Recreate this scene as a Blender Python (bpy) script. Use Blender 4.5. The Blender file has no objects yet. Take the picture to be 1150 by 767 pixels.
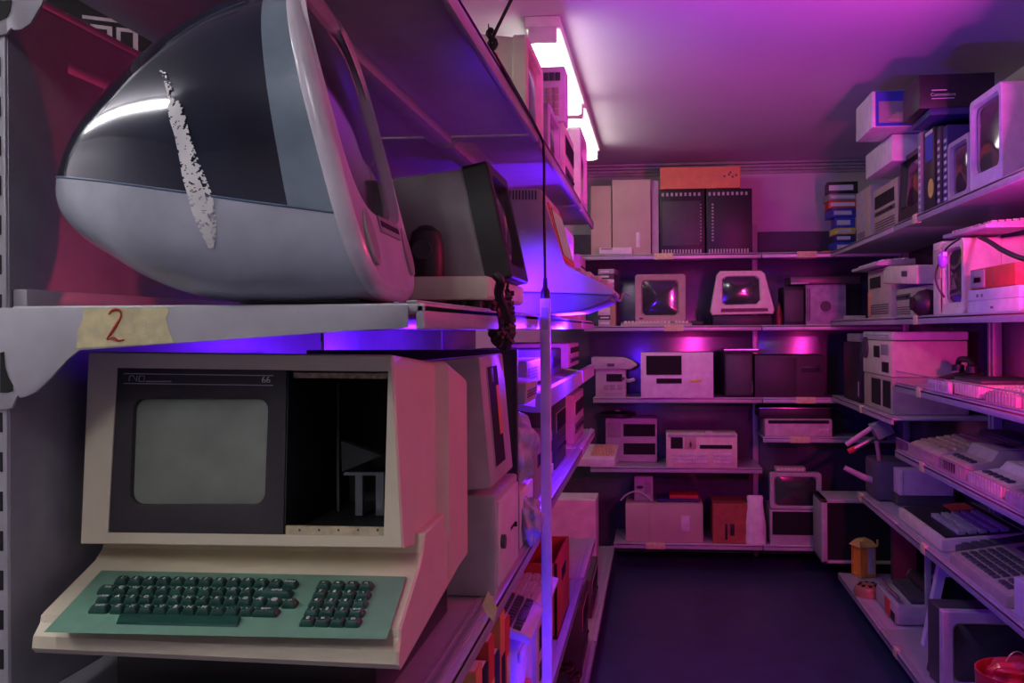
import bpy, bmesh, math, random
from mathutils import Vector, Matrix
from mathutils.bvhtree import BVHTree
random.seed(7)
SC = bpy.context.scene
COL = SC.collection
PI = math.pi
CAMZ = 1.65
F = 1050.0; CX = 640.0; CY = 370.0
TH = math.radians(5.33); ROLL = 0.0055
ST, CT = math.sin(TH), math.cos(TH)

# ---------- where a pixel's ray meets a plane (heights are relative to eye level) ----------
def unroll(px, py):
    dx, dy = px - CX, py - CY
    c, s = math.cos(ROLL), math.sin(ROLL)
    return CX + dx * c - dy * s, CY + dx * s + dy * c
def ray(px, py):
    px, py = unroll(px, py)
    a, b = (px - CX) / F, -(py - CY) / F
    return Vector((a * CT - ST, a * ST + CT, b))
def at(px, py, Y):
    d = ray(px, py); k = Y / d.y
    return Vector((d.x * k, Y, CAMZ + d.z * k))
def atX(px, py, X):
    d = ray(px, py); k = X / d.x
    return Vector((X, d.y * k, CAMZ + d.z * k))
def onplane(px, py, p0, n):
    d = ray(px, py); o = Vector((0, 0, CAMZ))
    k = (p0 - o).dot(n) / d.dot(n)
    return o + d * k

# ---------- materials ----------
MATS = {}
def mat(name, col, rough=0.5, metal=0.0, noise=0.12, scale=18.0, bump=0.0, emit=None, estr=0.0, spec=None, coat=0.0, trans=0.0, alpha=1.0):
    if name in MATS: return MATS[name]
    m = bpy.data.materials.new(name); m.use_nodes = True
    nt = m.node_tree; b = nt.nodes['Principled BSDF']
    tc = nt.nodes.new('ShaderNodeTexCoord'); nz = nt.nodes.new('ShaderNodeTexNoise')
    nz.inputs['Scale'].default_value = scale; nz.inputs['Detail'].default_value = 6
    nt.links.new(tc.outputs['Object'], nz.inputs['Vector'])
    r = nt.nodes.new('ShaderNodeValToRGB')
    c0 = [max(0, c * (1 - noise)) for c in col]; c1 = [min(1, c * (1 + noise)) for c in col]
    r.color_ramp.elements[0].position = .3; r.color_ramp.elements[1].position = .7
    r.color_ramp.elements[0].color = (*c0, 1); r.color_ramp.elements[1].color = (*c1, 1)
    nt.links.new(nz.outputs['Fac'], r.inputs['Fac']); nt.links.new(r.outputs['Color'], b.inputs['Base Color'])
    b.inputs['Roughness'].default_value = rough; b.inputs['Metallic'].default_value = metal
    if spec is not None: b.inputs['Specular IOR Level'].default_value = spec
    if coat: b.inputs['Coat Weight'].default_value = coat; b.inputs['Coat Roughness'].default_value = .04
    if trans: b.inputs['Transmission Weight'].default_value = trans
    if alpha < 1: b.inputs['Alpha'].default_value = alpha
    if bump:
        n2 = nt.nodes.new('ShaderNodeTexNoise'); n2.inputs['Scale'].default_value = scale * 12
        nt.links.new(tc.outputs['Object'], n2.inputs['Vector'])
        bp = nt.nodes.new('ShaderNodeBump'); bp.inputs['Strength'].default_value = bump; bp.inputs['Distance'].default_value = .002
        nt.links.new(n2.outputs['Fac'], bp.inputs['Height']); nt.links.new(bp.outputs['Normal'], b.inputs['Normal'])
    if emit: b.inputs['Emission Color'].default_value = (*emit, 1); b.inputs['Emission Strength'].default_value = estr
    MATS[name] = m
    return m
BEIGE = mat('beige_plastic', (.50, .43, .31), .55, bump=.15)
CREAM = mat('cream_plastic', (.80, .72, .54), .5, bump=.12)
PALE = mat('pale_grey_plastic', (.47, .455, .45), .5, bump=.1)
GREYP = mat('mid_grey_plastic', (.33, .32, .31), .55, bump=.15)
DARKG = mat('dark_grey_plastic', (.07, .07, .075), .5, bump=.1)
BLACK = mat('black_plastic', (.018, .018, .02), .45, bump=.1)
DEEP = mat('dark_cavity', (.006, .006, .007), .8)
WHITE = mat('white_plastic', (.74, .71, .70), .45, bump=.08)
GLASS = mat('dark_screen_glass', (.035, .04, .042), .12, coat=.8, noise=.2, scale=5)
GREENGLASS = mat('green_grey_phosphor_glass', (.22, .25, .20), .42, noise=.2, scale=11)
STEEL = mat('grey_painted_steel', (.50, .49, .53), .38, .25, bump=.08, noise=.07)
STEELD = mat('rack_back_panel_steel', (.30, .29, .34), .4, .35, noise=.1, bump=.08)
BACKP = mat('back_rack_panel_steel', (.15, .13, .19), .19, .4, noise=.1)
CARD = mat('brown_cardboard', (.50, .36, .20), .85, noise=.15, scale=7, bump=.3)
CARDP = mat('pale_cardboard', (.56, .46, .36), .85, noise=.1, scale=5, bump=.2)
ORANGE = mat('orange_cardboard', (.75, .27, .12), .7, noise=.1)
RED = mat('red_card', (.62, .07, .05), .6)
BLUE = mat('blue_card', (.04, .07, .5), .5)
YELLOW = mat('yellow_sticker', (.8, .72, .12), .6)
AMBER = mat('amber_plastic', (.85, .33, .03), .4)
TAPE = mat('masking_tape', (.74, .66, .36), .7, noise=.14, scale=60, bump=.3)
REDINK = mat('red_marker_ink', (.55, .06, .03), .6)
WHITEINK = mat('white_print', (.75, .75, .75), .6)
GREENP = mat('sage_green_plate', (.16, .34, .24), .5, noise=.07, scale=40, bump=.1)
KEYG = mat('dark_green_keycap', (.010, .062, .045), .35, noise=.2, bump=.05)
RUBBER = mat('black_rubber_cable', (.012, .012, .012), .5)
METAL = mat('bright_metal', (.6, .6, .62), .25, .9)
BAG = mat('clear_plastic_bag', (.6, .65, .8), .12, trans=.2, coat=.8, noise=.2, scale=40, bump=.8)
PAPER = mat('white_paper', (.85, .83, .80), .8, bump=.3)
NAVY = mat('navy_printed_box', (.03, .035, .16), .5)
WIRE = mat('pink_zinc_wire', (.62, .45, .62), .3, .6)
GREYKEY = mat('light_keycaps', (.72, .69, .60), .5)
DKEY = mat('dark_keycaps', (.10, .10, .10), .5)

# ---------- mesh builder ----------
class MB:
    def __init__(s): s.bm = bmesh.new(); s.mi = 0
    def _tag(s, n0):
        s.bm.faces.ensure_lookup_table()
        for f in s.bm.faces[n0:]: f.material_index = s.mi
    def box(s, x0, x1, y0, y1, z0, z1, bev=0.0, seg=2, taper=None, M=None):
        b = bmesh.new(); bmesh.ops.create_cube(b, size=1)
        cx, cy, cz = (x0+x1)/2, (y0+y1)/2, (z0+z1)/2
        for v in b.verts:
            tx = ty = 1
            if taper and v.co.z > 0: tx, ty = taper
            v.co = Vector((cx + v.co.x*(x1-x0)*tx, cy + v.co.y*(y1-y0)*ty, cz + v.co.z*(z1-z0)))
        if bev: bmesh.ops.bevel(b, geom=b.edges[:], offset=min(bev, .45*min(abs(x1-x0), abs(y1-y0), abs(z1-z0))), segments=seg, affect='EDGES', profile=.5)
        return s.merge(b, M)
    def merge(s, b, M=None):
        mp = {}
        for v in b.verts:
            co = M @ v.co if M else v.co
            mp[v] = s.bm.verts.new(co)
        for f in b.faces:
            try:
                nf = s.bm.faces.new([mp[v] for v in f.verts]); nf.material_index = s.mi
            except ValueError: pass
        b.free(); return s
    def loft(s, rings, cap0=True, cap1=True, closed=True):
        R = [[s.bm.verts.new(p) for p in r] for r in rings]
        n = len(rings[0])
        for a, b in zip(R, R[1:]):
            for i in range(n if closed else n-1):
                j = (i+1) % n
                try: f = s.bm.faces.new((a[i], a[j], b[j], b[i])); f.material_index = s.mi
                except ValueError: pass
        if cap0 and closed:
            f = s.bm.faces.new(list(reversed(R[0]))); f.material_index = s.mi
        if cap1 and closed:
            f = s.bm.faces.new(R[-1]); f.material_index = s.mi
        return s
    def prism(s, pts, vec, bev=0.0):
        vec = Vector(vec)
        if not bev:
            return s.loft([[Vector(p) for p in pts], [Vector(p)+vec for p in pts]])
        b = MB(); b.loft([[Vector(p) for p in pts], [Vector(p)+vec for p in pts]])
        bmesh.ops.bevel(b.bm, geom=b.bm.edges[:], offset=bev, segments=2, affect='EDGES', profile=.5)
        return s.merge(b.bm)
    def tube(s, pts, r, n=8):
        pts = [Vector(p) for p in pts]; rings = []
        up = Vector((0, 0, 1)); prev = None
        for i, p in enumerate(pts):
            t = (pts[min(i+1, len(pts)-1)] - pts[max(i-1, 0)]).normalized()
            if prev is None:
                a = t.cross(up)
                if a.length < 1e-3: a = t.cross(Vector((1, 0, 0)))
            else: a = prev - t*prev.dot(t)
            a.normalize(); prev = a; c = t.cross(a)
            rr = r[i] if isinstance(r, (list, tuple)) else r
            rings.append([p + a*rr*math.cos(2*PI*k/n) + c*rr*math.sin(2*PI*k/n) for k in range(n)])
        return s.loft(rings)
    def cyl(s, c, r, h, axis='z', n=24, r2=None):
        c = Vector(c); r2 = r if r2 is None else r2
        ax = {'x': (Vector((0,1,0)), Vector((0,0,1)), Vector((1,0,0))), 'y': (Vector((1,0,0)), Vector((0,0,1)), Vector((0,1,0))), 'z': (Vector((1,0,0)), Vector((0,1,0)), Vector((0,0,1)))}[axis]
        return s.loft([[c+ax[0]*r*math.cos(2*PI*k/n)+ax[1]*r*math.sin(2*PI*k/n) for k in range(n)],
                       [c+ax[2]*h+ax[0]*r2*math.cos(2*PI*k/n)+ax[1]*r2*math.sin(2*PI*k/n) for k in range(n)]])
    def lathe(s, prof, c=(0,0,0), n=24):
        c = Vector(c)
        return s.loft([[c+Vector((r*math.cos(2*PI*k/n), r*math.sin(2*PI*k/n), z)) for k in range(n)] for r, z in prof])
    def build(s, name, mats, parent=None, off=None, ang=35):
        if off is not None:
            for v in s.bm.verts: v.co -= off
        bmesh.ops.recalc_face_normals(s.bm, faces=s.bm.faces[:])
        me = bpy.data.meshes.new(name); s.bm.to_mesh(me); s.bm.free()
        for m in (mats if isinstance(mats, (list, tuple)) else [mats]): me.materials.append(m)
        me.polygons.foreach_set('use_smooth', [True]*len(me.polygons))
        me.set_sharp_from_angle(angle=math.radians(ang))
        o = bpy.data.objects.new(name, me); COL.objects.link(o)
        if parent: o.parent = parent
        return o
def smooth_path(pts, k=6):
    P = [Vector(p) for p in pts]; out = []
    for i in range(len(P)-1):
        a, b, c, d = P[max(i-1,0)], P[i], P[i+1], P[min(i+2,len(P)-1)]
        for j in range(k):
            t = j/k
            out.append(.5*((2*b)+(c-a)*t+(2*a-5*b+4*c-d)*t*t+(-a+3*b-3*c+d)*t**3))
    out.append(P[-1]); return out
def rrect(w, h, r, n=5):
    pts = []
    for cx, cz, a0 in ((w/2-r, h/2-r, 0), (-w/2+r, h/2-r, 90), (-w/2+r, -h/2+r, 180), (w/2-r, -h/2+r, 270)):
        for k in range(n+1):
            a = math.radians(a0+90*k/n); pts.append((cx+r*math.cos(a), cz+r*math.sin(a)))
    return pts

# ---------- things ----------
def thing(name, label, cat, loc=(0,0,0), rz=0.0, group=None, rx=0.0, ry=0.0):
    o = bpy.data.objects.new(name, None); COL.objects.link(o); o.empty_display_size = .05
    o.location = loc; o.rotation_euler = (rx, ry, rz); o['label'] = label; o['category'] = cat
    if group: o['group'] = group
    return o
def tag(o, label, cat, group=None):
    o['label'] = label; o['category'] = cat
    if group: o['group'] = group
    return o
def struct(o): o['kind'] = 'structure'; return o
def copy_tree(o, parent=None):
    c = o.copy(); COL.objects.link(c)
    if parent: c.parent = parent
    for ch in list(o.children): copy_tree(ch, c)
    return c
def features(root, w, h, y, feats):
    """face details: (kind, name, u0, u1, v0, v1, material) in fractions of the front face"""
    for f in feats:
        k, nm, u0, u1, v0, v1, m = f[:7]
        x0, x1, z0, z1 = -w/2+u0*w, -w/2+u1*w, v0*h, v1*h
        b = MB()
        if k == 'panel': b.box(x0, x1, y-.004, y+.002, z0, z1, .0015)
        elif k == 'recess':
            t = .003
            b.box(x0, x1, y-.0025, y+.001, z0, z1, .001)
            b.mi = 1; b.box(x0+t, x1-t, y-.0035, y, z0+t, z1-t)
        elif k == 'slot':
            b.box(x0, x1, y-.0035, y+.001, z0, z1, .0015); b.mi = 1
            zc = (z0+z1)/2; b.box(x0+(x1-x0)*.08, x1-(x1-x0)*.08, y-.0045, y, zc-.0035, zc+.0035)
            b.box(x1-(x1-x0)*.2, x1-(x1-x0)*.1, y-.009, y, zc-.006, zc+.004, .001)
        elif k == 'vent':
            n = f[7] if len(f) > 7 else 6
            for i in range(n):
                a = z0+(z1-z0)*i/n; b.box(x0, x1, y-.0015, y+.002, a, a+(z1-z0)/n*.5)
        elif k == 'vventz':
            n = f[7] if len(f) > 7 else 8
            for i in range(n):
                a = x0+(x1-x0)*i/n; b.box(a, a+(x1-x0)/n*.5, y-.0015, y+.002, z0, z1)
        elif k == 'knob': b.cyl(((x0+x1)/2, y-.012, (z0+z1)/2), (x1-x0)/2, .013, 'y', 16)
        elif k == 'keys':
            nx, nz = f[7]
            for i in range(nx):
                for j in range(nz):
                    a, c = (x1-x0)/nx, (z1-z0)/nz
                    b.box(x0+a*i+a*.1, x0+a*(i+.9), y-.006, y+.001, z0+c*j+c*.1, z0+c*(j+.9), .001)
        b.build(nm, [m, f[8] if len(f) > 8 else DEEP] if k in ('recess', 'slot') else m, root)
def case(name, label, cat, loc, rz, w, h, d, m, feats=(), bev=.005, group=None, rx=0, ry=0, body='casing'):
    r = thing(name, label, cat, loc, rz, group, rx, ry)
    MB().box(-w/2, w/2, 0, d, 0, h, bev).build(body, m, r)
    features(r, w, h, 0, feats)
    return r
def crt(name, label, cat, loc, rz, w, h, d, m, glass=GLASS, rx=0, foot=0.0, bez=(.1, .1, .1, .1), bd=.05, group=None, rear=.62, house=None, round_=.02, extra=()):
    """tube monitor: front face looks along local -Y; bez = left,right,bottom,top border fractions"""
    r = thing(name, label, cat, loc, rz, group, rx)
    z0 = foot; H = h - foot; zc = z0+H/2
    b = MB()
    def ring(pts, y, ox=0, oz=0): return [Vector((p[0]+ox, y, p[1]+zc+oz)) for p in pts]
    l, rr, bo, to = bez
    ow, oh = w*(1-l-rr), H*(1-bo-to); ox, oz = w*(l-rr)/2, H*(bo-to)/2
    O = rrect(w, H, round_)
    O2 = rrect(w-.006, H-.006, round_)
    I = rrect(ow, oh, min(.03, ow*.12)); I2 = rrect(ow*.93, oh*.93, min(.03, ow*.12))
    b.loft([ring(O, bd), ring(O, .004), ring(O2, 0), ring(I, 0, ox, oz), ring(I2, .016, ox, oz)], cap0=False, cap1=False)
    b.build('bezel', m, r)
    b = MB(); k = rear
    b.loft([ring(O, bd), ring(rrect(w*.97, H*.97, round_), bd+.004), ring(rrect(w*(k+.2), H*(k+.2), round_), bd+(d-bd)*.45, 0, -H*.02), ring(rrect(w*k, H*k, round_*.8), d-.01, 0, -H*.04), ring(rrect(w*k*.96, H*k*.95, round_*.7), d, 0, -H*.04)], cap0=True)
    b.build('rear_housing', house or m, r)
    b = MB(); rings = []
    for s_ in (1, .8, .6, .4, .2, .02):
        rings.append(ring([(p[0]*s_, p[1]*s_) for p in rrect(ow*.95, oh*.95, min(.04, ow*.14))], .017-.012*(1-s_*s_), ox, oz))
    b.loft(rings, cap0=False); b.build('screen', glass, r)
    if foot: MB().box(-w*.3, w*.3, d*.15, d*.75, 0, foot+.012, .006, taper=(.8, .8)).build('stand', m, r)
    features(r, w, h, 0, extra)
    return r
def keyboard(name, label, loc, rz, w, d, m, km, rows=5, cols=15, h=.028, rx=0, group=None, pad=True):
    r = thing(name, label, 'keyboard', loc, rz, group, rx)
    MB().prism([(-w/2, 0, 0), (-w/2, 0, h*.45), (-w/2, d*.12, h*.6), (-w/2, d, h), (-w/2, d, 0)], (w, 0, 0), .002).build('casing', m, r)
    b = MB(); kw = w*.92/cols; kd = d*.72/rows
    for j in range(rows):
        y = d*.16+kd*j; zz = h*(.6+.4*(y/d-.12)/.88)
        for i in range(cols):
            if pad and i == int(cols*.75): continue
            x = -w*.46+kw*i
            if j == 0 and cols*.2 < i < cols*.55:
                if i == int(cols*.2)+1: b.box(x+kw*.08, x+kw*(cols*.34), y, y+kd*.85, zz-.004, zz+.009, .001)
                continue
            b.box(x+kw*.08, x+kw*.92, y, y+kd*.85, zz-.004, zz+.010, taper=(.75, .8))
    o = b.build('keycaps', km, r); o['kind'] = 'stuff'
    return r
def carton(name, label, loc, rz, w, h, d, m, cat='box', tape=True, feats=(), group=None, flaps=False, ry=0, rx=0):
    r = thing(name, label, cat, loc, rz, group, rx, ry)
    MB().box(-w/2, w/2, 0, d, 0, h, .002, 1).build('carton', m, r)
    if flaps:
        for sg in (-1, 1):
            b = MB(); b.prism([(-w/2, 0 if sg < 0 else d, h), (-w/2, -.03 if sg < 0 else d+.03, h+.05), (-w/2, -.034 if sg < 0 else d+.034, h+.048), (-w/2, 0 if sg < 0 else d, h-.004)], (w, 0, 0))
            b.build('flap', m, r)
    features(r, w, h, 0, feats)
    return r
def text_mesh(txt, size, m, parent, M, name, ex=.0003, stuff=False):
    cu = bpy.data.curves.new('lettering', 'FONT'); cu.body = txt; cu.size = size; cu.extrude = ex; cu.align_x = 'CENTER'; cu.align_y = 'CENTER'
    t = bpy.data.objects.new('lettering', cu); me = bpy.data.meshes.new_from_object(t)
    me.transform(M); me.materials.clear(); me.materials.append(m)
    bpy.data.objects.remove(t); bpy.data.curves.remove(cu)
    o = bpy.data.objects.new(name, me); COL.objects.link(o); o.parent = parent
    return o
FRONT = Matrix.Rotation(PI/2, 4, 'X')      # text standing up, read from -Y

# ---------- camera ----------
cam = bpy.data.cameras.new('camera'); co = bpy.data.objects.new('camera', cam); COL.objects.link(co)
cam.sensor_width = 36; cam.lens = F*36/1150; cam.clip_start = .05
cam.shift_x = -(CX-575)/1150; cam.shift_y = -(383.5-CY)/1150
fw = Vector((-ST, CT, 0)); rt = Vector((CT, ST, 0)); up = Vector((0, 0, 1))
c_, s_ = math.cos(ROLL), math.sin(ROLL)
R_ = rt*c_ - up*s_; U_ = up*c_ + rt*s_
co.matrix_world = Matrix(((R_.x, U_.x, -fw.x, 0), (R_.y, U_.y, -fw.y, 0), (R_.z, U_.z, -fw.z, CAMZ), (0, 0, 0, 1)))
SC.camera = co
# ================= ROOM =================
Z0 = CAMZ
XL, XR, YB, YF, ZC = -3.3, 1.72, 6.95, -3.0, Z0+1.225
WALL = mat('painted_wall', (.62, .58, .62), .8, noise=.05, scale=3, bump=.2)
CEIL = mat('painted_ceiling', (.66, .61, .66), .85, noise=.04, scale=2, bump=.3)
FLOOR = mat('dark_blue_vinyl', (.04, .048, .11), .42, noise=.18, scale=6, bump=.25)
MOULD = mat('wall_trim_paint', (.42, .38, .42), .6)
struct(MB().box(XL, XR, YF, YB+.1, -.1, 0).build('floor', FLOOR))
struct(MB().box(XL-.1, XR+.1, YF-.1, YB+.1, ZC, ZC+.1).build('ceiling', CEIL))
struct(MB().box(XL-.1, XL, YF, YB+.1, 0, ZC).build('wall_left', WALL))
struct(MB().box(XR, XR+.1, YF, YB+.1, 0, ZC).build('wall_right', WALL))
struct(MB().box(XL, XR, YB, YB+.1, 0, ZC).build('wall_back', WALL))
struct(MB().box(XL, XR, YF-.1, YF, 0, ZC).build('wall_front', WALL))
b = MB()
for i in range(4): b.box(XL, XR, YB-.035+.006*i, YB, ZC-.022-.024*i, ZC-.003-.024*i, .002)
struct(b.build('trim_1', MOULD))
# shallow ceiling beam seen at the very top of the photo
p = at(700, 12, 3.0)
struct(MB().box(-.55, XR, 1.9, 3.42, ZC-.012, ZC, .003).build('trim_2', CEIL))

# ================= RACKS =================
def board(root, x0, x1, y0, y1, zt, lips, m=STEEL, rib=None):
    """shelf board; lips: list of sides among -x +x -y"""
    b = MB(); b.box(x0, x1, y0, y1, zt-.012, zt, .002)
    for sd in lips:
        if sd == '+x':
            b.box(x1-.012, x1, y0, y1, zt-.034, zt-.001, .003); b.box(x1-.024, x1-.010, y0, y1, zt, zt+.004, .0015); b.box(x1-.04, x1-.034, y0, y1, zt-.001, zt+.002)
        if sd == '-x':
            b.box(x0, x0+.012, y0, y1, zt-.034, zt-.001, .003); b.box(x0+.010, x0+.024, y0, y1, zt, zt+.004, .0015); b.box(x0+.034, x0+.04, y0, y1, zt-.001, zt+.002)
        if sd == '-y':
            b.box(x0, x1, y0, y0+.012, zt-.034, zt-.001, .003); b.box(x0, x1, y0+.010, y0+.024, zt, zt+.003, .0015)
    if rib:
        for rx_ in rib: b.box(rx_-.025, rx_+.025, y0+.01, y1-.01, zt-.035, zt-.011, .004)
    return b.build('shelf', m, root)
def tape_on(shelf, p, w, ax, h=.036):
    """bit of masking tape folded over a shelf edge; ax = direction the edge faces"""
    x, y, z = p; b = MB(); t = .0012
    if ax == '-y': b.box(x-w/2, x+w/2, y-t, y+.02, z-h, z+.006, .0006); 
    elif ax == '+x': b.box(x-.02, x+t, y-w/2, y+w/2, z-h, z+.006, .0006)
    else: b.box(x-t, x+.02, y-w/2, y+w/2, z-h, z+.006, .0006)
    return b.build('tape_label', TAPE, shelf)
def bracket(root, Y, pts, holes=(), sub=None):
    P = [at(x, y, Y) for x, y in pts]
    b = MB(); b.prism(P, (0, .004, 0)); o = b.build('bracket', STEEL, root); return o

# --- left rack, bay nearest the camera
LX, LB = -.295, at(9, 400, 1.167).x
ZP = atX(100, 29, LB).z
def left_bay(label, y0, y1, levels, low=False):
    r = thing('shelving_rack', label, 'shelving rack', (LB, y0, 0), 0, 'metal racks along the left of the aisle')
    off = Vector((LB, y0, 0)); sh = {}
    for lv in levels:
        o = board(r, LB+.004, LX, y0+.003, y1-.003, Z0+lv, ['+x'], STEEL, rib=(-.54,)); sh[lv] = o
        for v in o.data.vertices: v.co -= off
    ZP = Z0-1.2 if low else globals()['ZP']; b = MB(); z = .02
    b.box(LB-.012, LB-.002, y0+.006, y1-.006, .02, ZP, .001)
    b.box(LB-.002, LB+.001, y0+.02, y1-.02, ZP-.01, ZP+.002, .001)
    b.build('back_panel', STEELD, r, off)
    b = MB(); b.box(LB-.06, LB-.003, y0+.001, y0+.03, 0, Z0-1.1 if low else Z0+.95, .002); b.mi = 1
    zz = .1
    while zz < (Z0-1.15 if low else Z0+.9):
        b.box(LB-.022, LB-.009, y0-.0005, y0+.0015, zz, zz+.026, .0); zz += .0525
    b.build('upright', [STEEL, DEEP], r, off)
    if not low:
        b = MB(); b.box(LB+.0, LB+.02, y0+.01, y1-.01, Z0+.03, Z0+.058, .002); b.build('rear_lip', STEEL, r, off)
    return r, sh, off
rA, shA, offA = left_bay('grey steel rack bay nearest the camera, holding the rounded computer and cream terminal', 1.167, 2.34, [.505, .035, -.50, -.985, -1.475])
# end brackets with their hooked roots
def mkbracket(pts, top=False):
    b = MB(); b.prism([at(x, y, 1.163) for x, y in pts], (0, .004, 0), .0008)
    return b.build('bracket', STEEL, rA, offA)
mb2 = mkbracket([(-22, 346), (455, 340.5), (458, 343), (458, 367), (450, 369), (385, 372), (190, 386), (88, 392.5), (75, 403), (58, 423), (41, 440), (28, 446), (22, 447), (20, 442), (17, 447), (14, 458), (6, 460), (-22, 458)])
mkbracket([(-22, -150), (420, -150), (420, -118), (110, -98), (62, -40), (48, 2), (34, 26), (24, 33), (15, 34), (12, 30), (9, 34), (8, 38), (-22, 42)])
for pts_ in ([(0, 396), (4, 395), (5, 412), (9, 424), (14, 433), (14, 439), (9, 441), (0, 441)], [(-2, 0), (13, 0), (11, 12), (7, 19), (-2, 24)]):
    b = MB(); b.prism([at(x, y, 1.1615) for x, y in pts_], (0, .001, 0)); b.build('hook_slot', DEEP, rA, offA)
mkbracket([(-22, 770), (455, 775), (455, 800), (90, 825), (60, 860), (-22, 900)])
tp = MB(); tp.prism([at(x, y, 1.1622) for x, y in [(86, 391), (87, 372), (93, 358), (94, 346), (187, 345), (190, 349), (186, 358), (191, 375), (195, 385)]], (0, .001, 0))
two = smooth_path([at(x, y, 1.1612) for x, y in [(122, 353), (126, 348.5), (131, 347.5), (135, 350), (135.5, 356), (131, 364), (126, 372), (120, 381), (124, 379.5), (128, 380), (133, 382.5), (139, 381.5)]], 4)
tp.mi = 1; tp.tube(two, [.0011+.0009*math.sin(i*.22)**2 for i in range(len(two))], 6)
o = tp.build('tape_label', [TAPE, REDINK], mb2, offA)
o['label'] = 'torn yellow masking tape with a red handwritten 2'

rB, shB, offB = left_bay('grey steel rack bay on the left just beyond the thin front post', 2.36, 3.68, [.505, .035, -.47, -.985, -1.475])
rC, shC, offC = left_bay('grey steel rack bay on the left ending halfway along the aisle', 3.70, 4.40, [.505, .035, -.47, -.985, -1.475])
rD, shD, offD = left_bay('low grey steel rack on the left with only a bottom shelf, farthest from the camera', 4.42, 6.36, [-1.475], low=True)
# tilted display shelves with violet edge
for rr, off, y0, y1 in ((rB, offB, 2.40, 3.66), (rC, offC, 3.72, 4.38)):
    b = MB(); b.prism([(LB+.02, y0, Z0-.12), (LX-.02, y0, Z0-.20), (LX-.02, y0, Z0-.165), (LX, y0, Z0-.165), (LX, y0, Z0-.215), (LX-.03, y0, Z0-.215), (LB+.02, y0, Z0-.135)], (0, y1-y0, 0))
    b.build('sloping_display_shelf', STEEL, rr, off)
# thin front post with its label
pt = thing('support_post', 'thin square post standing at the shelf edge in front of the left rack', 'post', (-.279, 2.32, 0))
MB().box(-.0125, .0125, 0, .022, .003, Z0+.078, .002).build('post', mat('post_white_paint', (.72, .66, .66), .5), pt)
MB().box(-.016, .016, -.003, .026, 0, .004, .001).build('foot_plate', STEEL, pt)
MB().box(-.0085, .0085, -.0012, 0, Z0-.0, Z0+.055, .0).build('printed_label', [PALE], pt)

# --- back-to-back shelf behind the left rack, seen over the panel
rr = thing('shelving_rack', 'rack standing back to back behind the left panel, seen over its top edge', 'shelving rack', (-1.2, 1.3, 0))
for lv in (.40, 1.0):
    MB().box(-.45, .34, 0, 3.5, Z0+lv-.02, Z0+lv, .002).build('shelf', STEELD, rr)
MB().box(-.47, -.45, 0, 3.5, 0, Z0+.9, .002).build('back_panel', STEELD, rr)
bx = thing('printed_box', 'black box with pale printed window frames, seen over the left back panel', 'box', (at(128, 70, 1.9).x, 1.9, Z0+.402), .55)
MB().box(-.14, .12, 0, .12, 0, .32, .002).build('carton', BLACK, bx)
b = MB()
for x, w, z0, z1 in ((-.10, .03, .02, .032), (-.065, .006, .02, .06), (-.045, .042, .02, .075), (.005, .042, .02, .075), (-.06, .07, .085, .092)):
    b.box(x, x+w, -.0012, 0, z0+.175, z1+.175)
bo = b.build('pale_print', WHITEINK, bx)
b = MB()
for x, w, z0, z1 in ((-.037, .024, .028, .067), (.013, .024, .028, .067)): b.box(x, x+w, -.002, -.001, z0+.175, z1+.175)
b.build('print_gap', BLACK, bx)

# --- back rack
YE, YK = 6.40, 6.90
def backX(px): return at(px, 400, YE).x
def back_bay(label, x0, x1, levels):
    r = thing('shelving_rack', label, 'shelving rack', (x0, YE, 0), 0, 'metal racks across the back wall')
    off = Vector((x0, YE, 0)); sh = {}
    for lv in levels:
        lo = levels[lv] if isinstance(levels, dict) else (x0+.003, x1-.003)
        o = board(r, lo[0], lo[1], YE, YK-.012, Z0+lv, ['-y'])
        for v in o.data.vertices: v.co -= off
        sh[lv] = o
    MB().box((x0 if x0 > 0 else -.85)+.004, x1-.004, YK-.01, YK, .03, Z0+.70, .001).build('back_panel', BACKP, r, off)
    return r, sh, off
XM = backX(856)
bL, shL, offL = back_bay('back wall rack bay on the left holding the white rounded monitor', -.30, XM, {.51: (-.80, XM-.003), .02: (-.5, XM-.003), -.47: (-.44, XM-.003), -.945: (-.46, XM-.003), -1.465: (backX(688), XM-.003)})
bR, shR, offR = back_bay('back wall rack bay on the right with the open printer', XM, 1.70, {.51: (XM+.003, 1.69), .02: (XM+.003, 1.69), -.47: (XM+.003, 1.69), -.735: (XM+.003, 1.69), -1.465: (XM+.003, 1.60)})
b = MB(); b.box(XM-.02, XM+.02, YK-.045, YK-.011, 0, Z0+.75, .002); b.build('upright', STEEL, bR, offR)
for px, lv, sh, off in ((746, .51, shL, offL), (907, .51, shR, offR), (757, .02, shL, offL), (905, -.47, shR, offR), (898, -.735, shR, offR), (735, -1.465, shL, offL)):
    x = at(px, 400, YE).x
    o = tape_on(sh[lv], (x-off.x, 0, Z0+lv), .13, '-y')

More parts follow.
